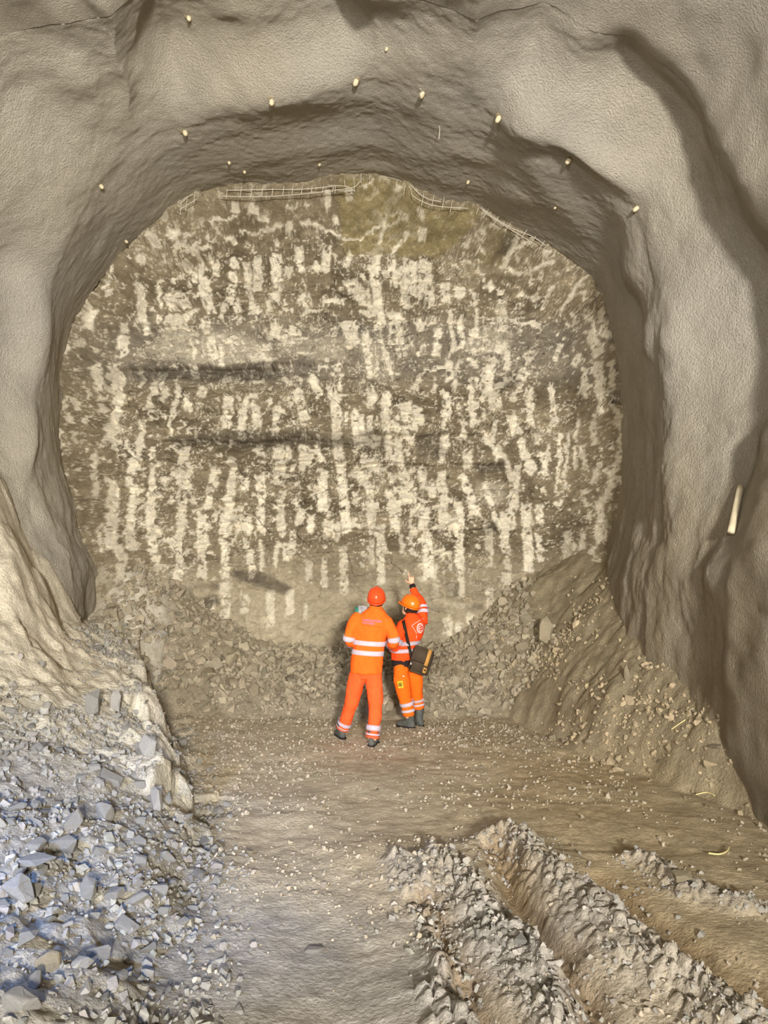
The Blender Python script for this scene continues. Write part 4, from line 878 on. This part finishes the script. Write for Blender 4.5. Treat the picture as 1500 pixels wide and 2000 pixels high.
# body
bm = bmesh.new()
hc = np.array([0.178, 0.10, 1.715]); f, u, r = add_head(bm, hc, (0.05, 0.86, 0.50), (0, -0.5, 0.86))
add_tube(bm, [np.array([0.15, 0.06, 1.50]), np.array([0.165, 0.07, 1.60]), hc + np.array([0, -0.02, -0.04])], [0.07, 0.060, 0.06], 14)
for A_, sd in ((armL, 1), (armR, -1)):
    add_tube(bm, A_, [q * 0.72 for q in aRad], 12)
    d_ = A_[-1] - A_[-2]; add_hand(bm, A_[-1] + d_ / np.linalg.norm(d_) * 0.02, d_ + np.array([sd * 0.03, 0.02, 0.04]), (sd * 0.8, 0.3, 0.1), (0, 0.1, 1), (55, 60, 62, 65), 0.95, 0.5)
add_loft(bm, [c for c, _, _ in trings[:-1]], [q * 0.86 for _, q, _ in trings[:-1]], [q * 0.86 for _, _, q in trings[:-1]], 20)
add_tube(bm, legL, [q * 0.8 for q in lRad], 12); add_tube(bm, legR, [q * 0.8 for q in lRad], 12)
fused('body', bm, 0.0065, 2, M['skin'], man); eyes(man, hc, f, u, r)
q = Matrix((Vector(r), Vector(f), Vector(u))).transposed().to_euler()
helmet(man, Vector(hc + u * 0.012 - f * 0.008), q, M['helmet_m'], 0.108, 0.134, 0.138)
bm = bmesh.new(); add_loft(bm, [hc - u * h - f * 0.015 for h in (-0.02, 0.03, 0.07, 0.095)], [r * a for a in (0.086, 0.086, 0.076, 0.066)], [f * a for a in (0.100, 0.100, 0.080, 0.066)], 20, False)
bm2 = bm
for fc in [fc for fc in bm.faces if (np.array(fc.calc_center_median()) - hc) @ f > 0.035]: bm.faces.remove(fc)
bmesh.ops.solidify(bm, geom=bm.faces[:], thickness=0.005); bm_obj('neck_guard', bm, M['helmet_m'], man)
# print on the back
def px2(px, py): v = LM(px, py); return (v[0], v[2])
def bar(x0, y0, x1, y1, f2=px2): return [f2(x0, y0), f2(x1, y0 + (x1 - x0) * 0.10), f2(x1, y1 + (x1 - x0) * 0.10), f2(x0, y1)]
bars = []
rl = random.Random(5)
for row, x1_ in ((1210.5, 744), (1216.0, 731)):
    x = 707.5
    while x < x1_:
        wd = rl.uniform(1.3, 2.3); sk = (x - 707.5) * 0.10
        bars.append(bar(x, row + sk, x + 0.7, row + 4.4 + sk)); bars.append(bar(x, row + sk + (0 if rl.random() < .5 else 1.9), x + wd, row + 1.1 + sk + (0 if rl.random() < .5 else 1.9)))
        if rl.random() < 0.7: bars.append(bar(x + wd - 0.7, row + sk + 1.2, x + wd, row + 4.4 + sk))
        x += wd + 0.6
decal('lettering', jm, bars, M['purple'], jm)
bars = []; x = 708
while x < 743:
    wd = rl.uniform(0.8, 3.5); sk = (x - 708) * 0.12; bars.append(bar(x, 1222.2 + sk, x + wd, 1223.3 + sk)); x += wd + 0.5
decal('lettering', jm, bars, M['darkred'], jm)
# papers held in front of the chest
pe = empty('paper_folder', man.location + Vector((-0.02, 0.36, 1.22))); tag(pe, 'teal folder with white sheets held at the chest by the taller person', 'folder')
def sheet(name, corners, m, thick):
    bm = bmesh.new(); c = [Vector(k) for k in corners]; nrm = (c[1] - c[0]).cross(c[3] - c[0]).normalized() * thick
    gr = [[bm.verts.new(c[0].lerp(c[1], i / 5).lerp(c[3].lerp(c[2], i / 5), j / 5) + Vector((0, 0.02 * math.sin(i / 5 * 3.1), 0))) for i in range(6)] for j in range(6)]
    for j in range(5):
        for i in range(5): bm.faces.new((gr[j][i], gr[j][i + 1], gr[j + 1][i + 1], gr[j + 1][i]))
    bmesh.ops.solidify(bm, geom=bm.faces[:], thickness=thick); return bm_obj(name, bm, m, pe, True)
sheet('folder_cover', [(-0.06, 0.03, -0.06), (0.22, 0.03, -0.06), (0.19, 0.09, 0.31), (-0.075, 0.09, 0.385)], M['teal'], 0.004)
sheet('paper_sheet', [(-0.01, 0.015, -0.05), (0.24, 0.015, -0.05), (0.26, 0.07, 0.36), (-0.035, 0.07, 0.405)], M['paper'], 0.002)
sheet('paper_sheet', [(0.0, 0.005, -0.05), (0.26, 0.005, -0.05), (0.29, 0.06, 0.33), (0.0, 0.06, 0.39)], M['paper'], 0.002)

# ---- the shorter person, pointing up
g1, _ = hit_ground(801, 1421)
wz = gz_at(g1.x, g1.y)
wom = empty('person', (g1.x, g1.y, wz)); tag(wom, 'person pointing upward with one arm, wearing a brown shoulder bag', 'person')
S2 = g1.y / F
def LW(px, py, y=0.0): return np.array([(px - 801) * S2, y, (1421 - py) * S2])
ang = math.radians(38); fwd = np.array([-math.sin(ang), math.cos(ang), 0]); rgt = np.array([math.cos(ang), math.sin(ang), 0])
def W(px, py, y): return LW(px, py, y)
wspec = [(LW(788, 1296), 0.165, 0.130), (LW(790, 1280), 0.168, 0.135), (LW(797, 1262), 0.160, 0.130), (LW(803, 1243), 0.172, 0.132), (LW(807, 1226), 0.182, 0.130), (LW(809, 1217), 0.165, 0.115), (LW(807, 1209), 0.100, 0.085), (LW(803, 1203), 0.070, 0.072)]
wr = [(c + np.array([0, 0.02, 0]), rgt * a, fwd * b) for c, a, b in wspec]
wL_sh = LW(788, 1226, -0.09); wR_sh = LW(825, 1224, 0.10)
wArmL = [wL_sh, LW(779, 1242, -0.12), LW(773, 1264, -0.10), LW(768, 1270, 0.05), LW(764, 1262, 0.20)]
wArmR = [wR_sh, LW(827, 1205, 0.14), LW(824, 1186, 0.20), LW(815, 1170, 0.27), LW(809, 1157, 0.32)]
wR1 = [0.075, 0.068, 0.064, 0.056, 0.050]; wR2 = [0.082, 0.074, 0.068, 0.064, 0.058]
bm = bmesh.new(); add_loft(bm, *zip(*wr), 32); add_tube(bm, wArmL, wR1, 18); add_tube(bm, wArmR, wR2, 18, 6, False)
jw = fused('jacket', bm, 0.011, 5, M['jacket_w'], wom, 0.022, 5.0, 3, (1.6, 1.6, 0.8))
for z0, z1 in ((1.055, 1.11), (0.965, 1.015)): ring_band(wr, z0, z1, 0.012, M['stripe'], jw, -0.05)
limb_band(wArmL, wR1, 0.34, 0.44, 0.011, M['stripe'], jw); limb_band(wArmL, wR1, 0.54, 0.64, 0.011, M['stripe'], jw)
limb_band(wArmR, wR2, 0.24, 0.32, 0.011, M['stripe'], jw); limb_band(wArmR, wR2, 0.36, 0.42, 0.011, M['stripe'], jw)
bm = bmesh.new(); P_ = [LW(809.5, 1157, 0.315), LW(807.6, 1150, 0.345)]; add_tube(bm, P_, [0.043, 0.040], 14, 4, False); bm_obj('cuff', bm, M['black'], jw)
# black waistband
bm = bmesh.new(); cW = LW(788, 1298); add_loft(bm, [np.array([cW[0], 0.02, z]) for z in (0.785, 0.805, 0.865)], [rgt * a for a in (0.160, 0.163, 0.163)], [fwd * a for a in (0.130, 0.132, 0.132)], 28); bm_obj('waistband', bm, M['black'], wom)
wLz = gz_at(g1.x - 0.01, g1.y) - wz; wRz = gz_at(g1.x + 0.13, g1.y + 0.20) - wz
wLegL = [LW(783, 1302, -0.03), LW(785, 1330, -0.03), LW(790, 1356, -0.02), LW(796, 1382, 0.0), LW(798.5, 1398, 0.0)]
wLegR = [LW(806, 1302, 0.10), LW(811, 1330, 0.12), LW(814, 1356, 0.15), LW(817, 1376, 0.19), LW(819, 1390, 0.20)]
wLR = [0.105, 0.100, 0.088, 0.076, 0.072]
bm = bmesh.new(); add_loft(bm, [np.array([cW[0] + 0.012, 0.02, z]) for z in (0.70, 0.76, 0.83, 0.86)], [rgt * a for a in (0.10, 0.155, 0.160, 0.155)], [fwd * a for a in (0.09, 0.125, 0.126, 0.12)], 24)
add_tube(bm, wLegL, wLR, 20, 6, False); add_tube(bm, wLegR, wLR, 20, 6, False)
tw = fused('trousers', bm, 0.011, 4, M['trouser_w'], wom, 0.020, 6, 4, (1.2, 1.2, 0.9))
for A_, a_, b_ in ((wLegL, 0.64, 0.65), (wLegR, 0.64, 0.65)):
    limb_band(A_, wLR, 0.64, 0.715, 0.015, M['stripe'], tw); limb_band(A_, wLR, 0.80, 0.885, 0.015, M['stripe'], tw)
boot(wom, (LW(800, 1421)[0], 0.0, wLz - 0.01), (-0.80, 0.60), 0.22); boot(wom, (LW(820, 1421)[0], 0.20, wRz - 0.01), (-0.45, 0.89), 0.24)
bm = bmesh.new(); hw_ = LW(800.5, 1192, 0.05); f, u, r = add_head(bm, hw_, (-0.66, 0.62, 0.34), (0.2, -0.2, 0.95), 0.94)
add_tube(bm, [LW(807, 1222, 0.02), LW(804, 1207, 0.03), hw_ + np.array([0.01, -0.01, -0.04])], [0.06, 0.052, 0.052], 14)
add_loft(bm, [c for c, _, _ in wr[:-1]], [q_ * 0.86 for _, q_, _ in wr[:-1]], [q_ * 0.86 for _, _, q_ in wr[:-1]], 20)
add_loft(bm, [np.array([cW[0] + 0.01, 0.02, z]) for z in (0.70, 0.78, 0.9)], [rgt * a for a in (0.09, 0.13, 0.13)], [fwd * a for a in (0.08, 0.10, 0.10)], 20)
add_tube(bm, wArmL, [q_ * 0.72 for q_ in wR1], 12); add_tube(bm, wArmR, [q_ * 0.66 for q_ in wR2], 12)
add_tube(bm, wLegL, [q_ * 0.8 for q_ in wLR], 12); add_tube(bm, wLegR, [q_ * 0.8 for q_ in wLR], 12)
add_tube(bm, [wArmR[-1], LW(806.6, 1148, 0.35)], [0.032, 0.028], 12)
add_hand(bm, LW(806.6, 1148, 0.35), np.array([-0.05, 0.14, 1.0]), (0.15, 0.95, -0.1), (-1, 0.1, 0), (4, 78, 82, 84), 1.0, 0.75)
d_ = wArmL[-1] - wArmL[-2]; add_hand(bm, wArmL[-1] + d_ / np.linalg.norm(d_) * 0.02, d_, (0.9, 0.2, -0.2), (0, 0.1, 1), (35, 40, 42, 45), 0.95, 0.5)
fused('body', bm, 0.0062, 2, M['skin'], wom); eyes(wom, hw_, f, u, r, 0.94)
q = Matrix((Vector(r), Vector(f), Vector(u))).transposed().to_euler()
helmet(wom, Vector(hw_ + u * 0.030 - f * 0.004), q, M['helmet_w'], 0.112, 0.138, 0.140)
bm = bmesh.new()   # hair: cap at the back and a short tail on the neck
add_loft(bm, [hw_ + u * h - f * 0.012 for h in (0.05, 0.01, -0.04, -0.075)], [r * a for a in (0.080, 0.084, 0.078, 0.056)], [f * a for a in (0.098, 0.102, 0.088, 0.06)], 20)
add_tube(bm, [hw_ - f * 0.075 - u * 0.03 + r * 0.02, hw_ - f * 0.085 - u * 0.09 + r * 0.025, hw_ - f * 0.07 - u * 0.14 + r * 0.03], [0.040, 0.034, 0.014], 10)
hair = fused('hair', bm, 0.010, 3, M['hair'], wom, 0.006, 20, 6)
bmh = bmesh.new(); bmh.from_mesh(hair.data); bmesh.ops.delete(bmh, geom=[v for v in bmh.verts if (np.array(v.co) - hw_) @ f > 0.03], context='VERTS'); bmh.to_mesh(hair.data); bmh.free()
# emblem on the back: slanted square outline, ring and three barred letter
def pw(px, py): v = LW(px, py); return (v[0], v[2])
def stroke(a, b, wd, fn=pw, n=4):
    a, b = np.array(a, float), np.array(b, float); d = (b - a) / np.linalg.norm(b - a); nn = np.array([-d[1], d[0]]) * wd / 2; out = []
    for i in range(n):
        p0, p1 = a + (b - a) * i / n, a + (b - a) * (i + 1) / n
        out.append([fn(*(p0 - nn)), fn(*(p1 - nn)), fn(*(p1 + nn)), fn(*(p0 + nn))])
    return out
polys = stroke((803.8, 1225.5), (825.5, 1212.5), 0.8) + stroke((803.8, 1225.5), (814, 1241), 0.8) + stroke((825.5, 1212.5), (829, 1218), 0.7)
ec, er = np.array([820.5, 1231.0]), (7.0, 10.0)
for i in range(28):
    a0, a1 = 2 * math.pi * i / 28, 2 * math.pi * (i + 1) / 28
    def ep(a, k): return pw(*(ec + np.array([er[0] * k * math.cos(a) , er[1] * k * math.sin(a)])))
    polys.append([ep(a0, 1.0), ep(a1, 1.0), ep(a1, 0.72), ep(a0, 0.72)])
polys += stroke((817.5, 1228), (818.8, 1237), 1.7) + stroke((817.5, 1228), (824.0, 1225.5), 1.5) + stroke((818.2, 1232.4), (824.2, 1230.2), 1.5) + stroke((818.8, 1236.8), (824.6, 1235.0), 1.5)
polys += stroke((813.2, 1244), (813.4, 1251), 0.8)
decal('emblem', jw, polys, M['pinkprint'], jw, 0.011)
patch = [[pw(776.2, 1331), pw(786, 1329.6), pw(788, 1342.5), pw(778.4, 1344)]]
decal('badge', tw, patch, M['yellow'], tw, 0.009)
pc = []; 
for i in range(16):
    a0, a1 = 2 * math.pi * i / 16, 2 * math.pi * (i + 1) / 16
    pc.append([pw(781.8 + 3.9 * math.cos(a0), 1336.6 + 4.6 * math.sin(a0)), pw(781.8 + 3.9 * math.cos(a1), 1336.6 + 4.6 * math.sin(a1)), pw(781.8 + 2.7 * math.cos(a1), 1336.6 + 3.3 * math.sin(a1)), pw(781.8 + 2.7 * math.cos(a0), 1336.6 + 3.3 * math.sin(a0))])
pc += [[pw(780.2, 1335), pw(783.4, 1335), pw(783.4, 1338.6), pw(780.2, 1338.6)]]
decal('badge_print', tw, pc, M['darkprint'], tw, 0.013)
decal('snap', tw, [[pw(786.6, 1320), pw(789.2, 1320), pw(789.2, 1322), pw(786.6, 1322)]], M['paper'], tw)

# ---- shoulder bag
bagp = LW(820, 1290, -0.17)
bg = empty('shoulder_bag', wom.location + Vector((bagp[0], bagp[1], bagp[2] - 0.17)))
tag(bg, 'dark brown canvas shoulder bag with tan panel hanging behind the pointing person', 'bag')
bu = np.array([0.92, 0.20, -0.34]); bu /= np.linalg.norm(bu); bn = np.array([0.25, -0.95, 0.1]); bn -= bu * (bn @ bu); bn /= np.linalg.norm(bn); bv = np.cross(bu, -bn); bv = bv if bv[2] > 0 else -bv
cB = np.array([0, 0, 0.17])
def slab_(name, u0, u1, v0, v1, n0, n1, m, rd=0.016, parent=bg):
    bm = bmesh.new(); pts = [[bm.verts.new(Vector(cB + bu * a + bv * b + bn * c)) for a, b, c in ((u0, v0, n_), (u1, v0, n_), (u1, v1, n_), (u0, v1, n_))] for n_ in (n0, n1)]
    bm.faces.new(pts[0][::-1]); bm.faces.new(pts[1])
    for i in range(4): j = (i + 1) % 4; bm.faces.new((pts[0][i], pts[0][j], pts[1][j], pts[1][i]))
    bmesh.ops.bevel(bm, geom=bm.edges[:], offset=rd, segments=3, affect='EDGES', clamp_overlap=True); return bm_obj(name, bm, m, parent)
slab_('bag_body', -0.125, 0.125, -0.175, 0.150, -0.05, 0.05, M['bag'], 0.028)
slab_('flap', -0.128, 0.130, -0.04, 0.162, 0.035, 0.062, M['bag'], 0.010)
slab_('tan_panel', 0.045, 0.100, -0.06, 0.160, 0.052, 0.068, M['tan'], 0.006)
pk = slab_('side_pocket', 0.03, 0.125, -0.165, -0.05, 0.045, 0.078, M['bag'], 0.012)
slab_('pocket_trim', 0.045, 0.095, -0.150, -0.075, 0.070, 0.084, M['tan'], 0.006, pk); slab_('pocket_buckle', 0.058, 0.080, -0.122, -0.10, 0.080, 0.090, M['black'], 0.003, pk)
slab_('side_gusset', 0.115, 0.150, -0.16, 0.13, -0.035, 0.03, M['bag'], 0.012)
slab_('strap_ring', -0.128, -0.112, -0.10, -0.07, 0.048, 0.058, M['metal'], 0.004)
# strap over the left shoulder, across the back, lying on the jacket
jb = BVHTree.FromPolygons([v.co[:] for v in jw.data.vertices], [p_.vertices[:] for p_ in jw.data.polygons]); P_ = []
for t in np.linspace(0, 1, 9):
    x_, y_ = 788.5 + (804.5 - 788.5) * t, 1220 + (1292 - 1220) * t; v = LW(x_, y_); h_, n_, _, _ = jb.ray_cast(Vector((v[0], -1.5, v[2])), Vector((0, 1, 0)))
    yv = (h_.y if h_ else -0.14) - 0.022; P_.append(np.array([v[0], min(yv, -0.10), v[2]]))
top = P_[0] + np.array([-0.006, 0.06, 0.03]); P_ = [top + np.array([0.0, 0.09, -0.01]), top] + P_ + [np.array([LW(808, 1300)[0], -0.20, LW(808, 1300)[2]])]
P_ = [np.array(wom.location) + p_ - np.array(bg.location) for p_ in P_]; P_ = catmull(P_, 4)
bm = bmesh.new(); prev = None
for i, p_ in enumerate(P_):
    t_ = P_[min(i + 1, len(P_) - 1)] - P_[max(i - 1, 0)]; t_ /= np.linalg.norm(t_); sd_ = np.cross(t_, np.array([0, 1.0, 0])); sd_ = sd_ / (np.linalg.norm(sd_) + 1e-9) * 0.021
    cur = (bm.verts.new(Vector(p_ - sd_)), bm.verts.new(Vector(p_ + sd_)))
    if prev: bm.faces.new((prev[0], prev[1], cur[1], cur[0]))
    prev = cur
bmesh.ops.solidify(bm, geom=bm.faces[:], thickness=0.005); bm_obj('strap', bm, M['bag'], bg)
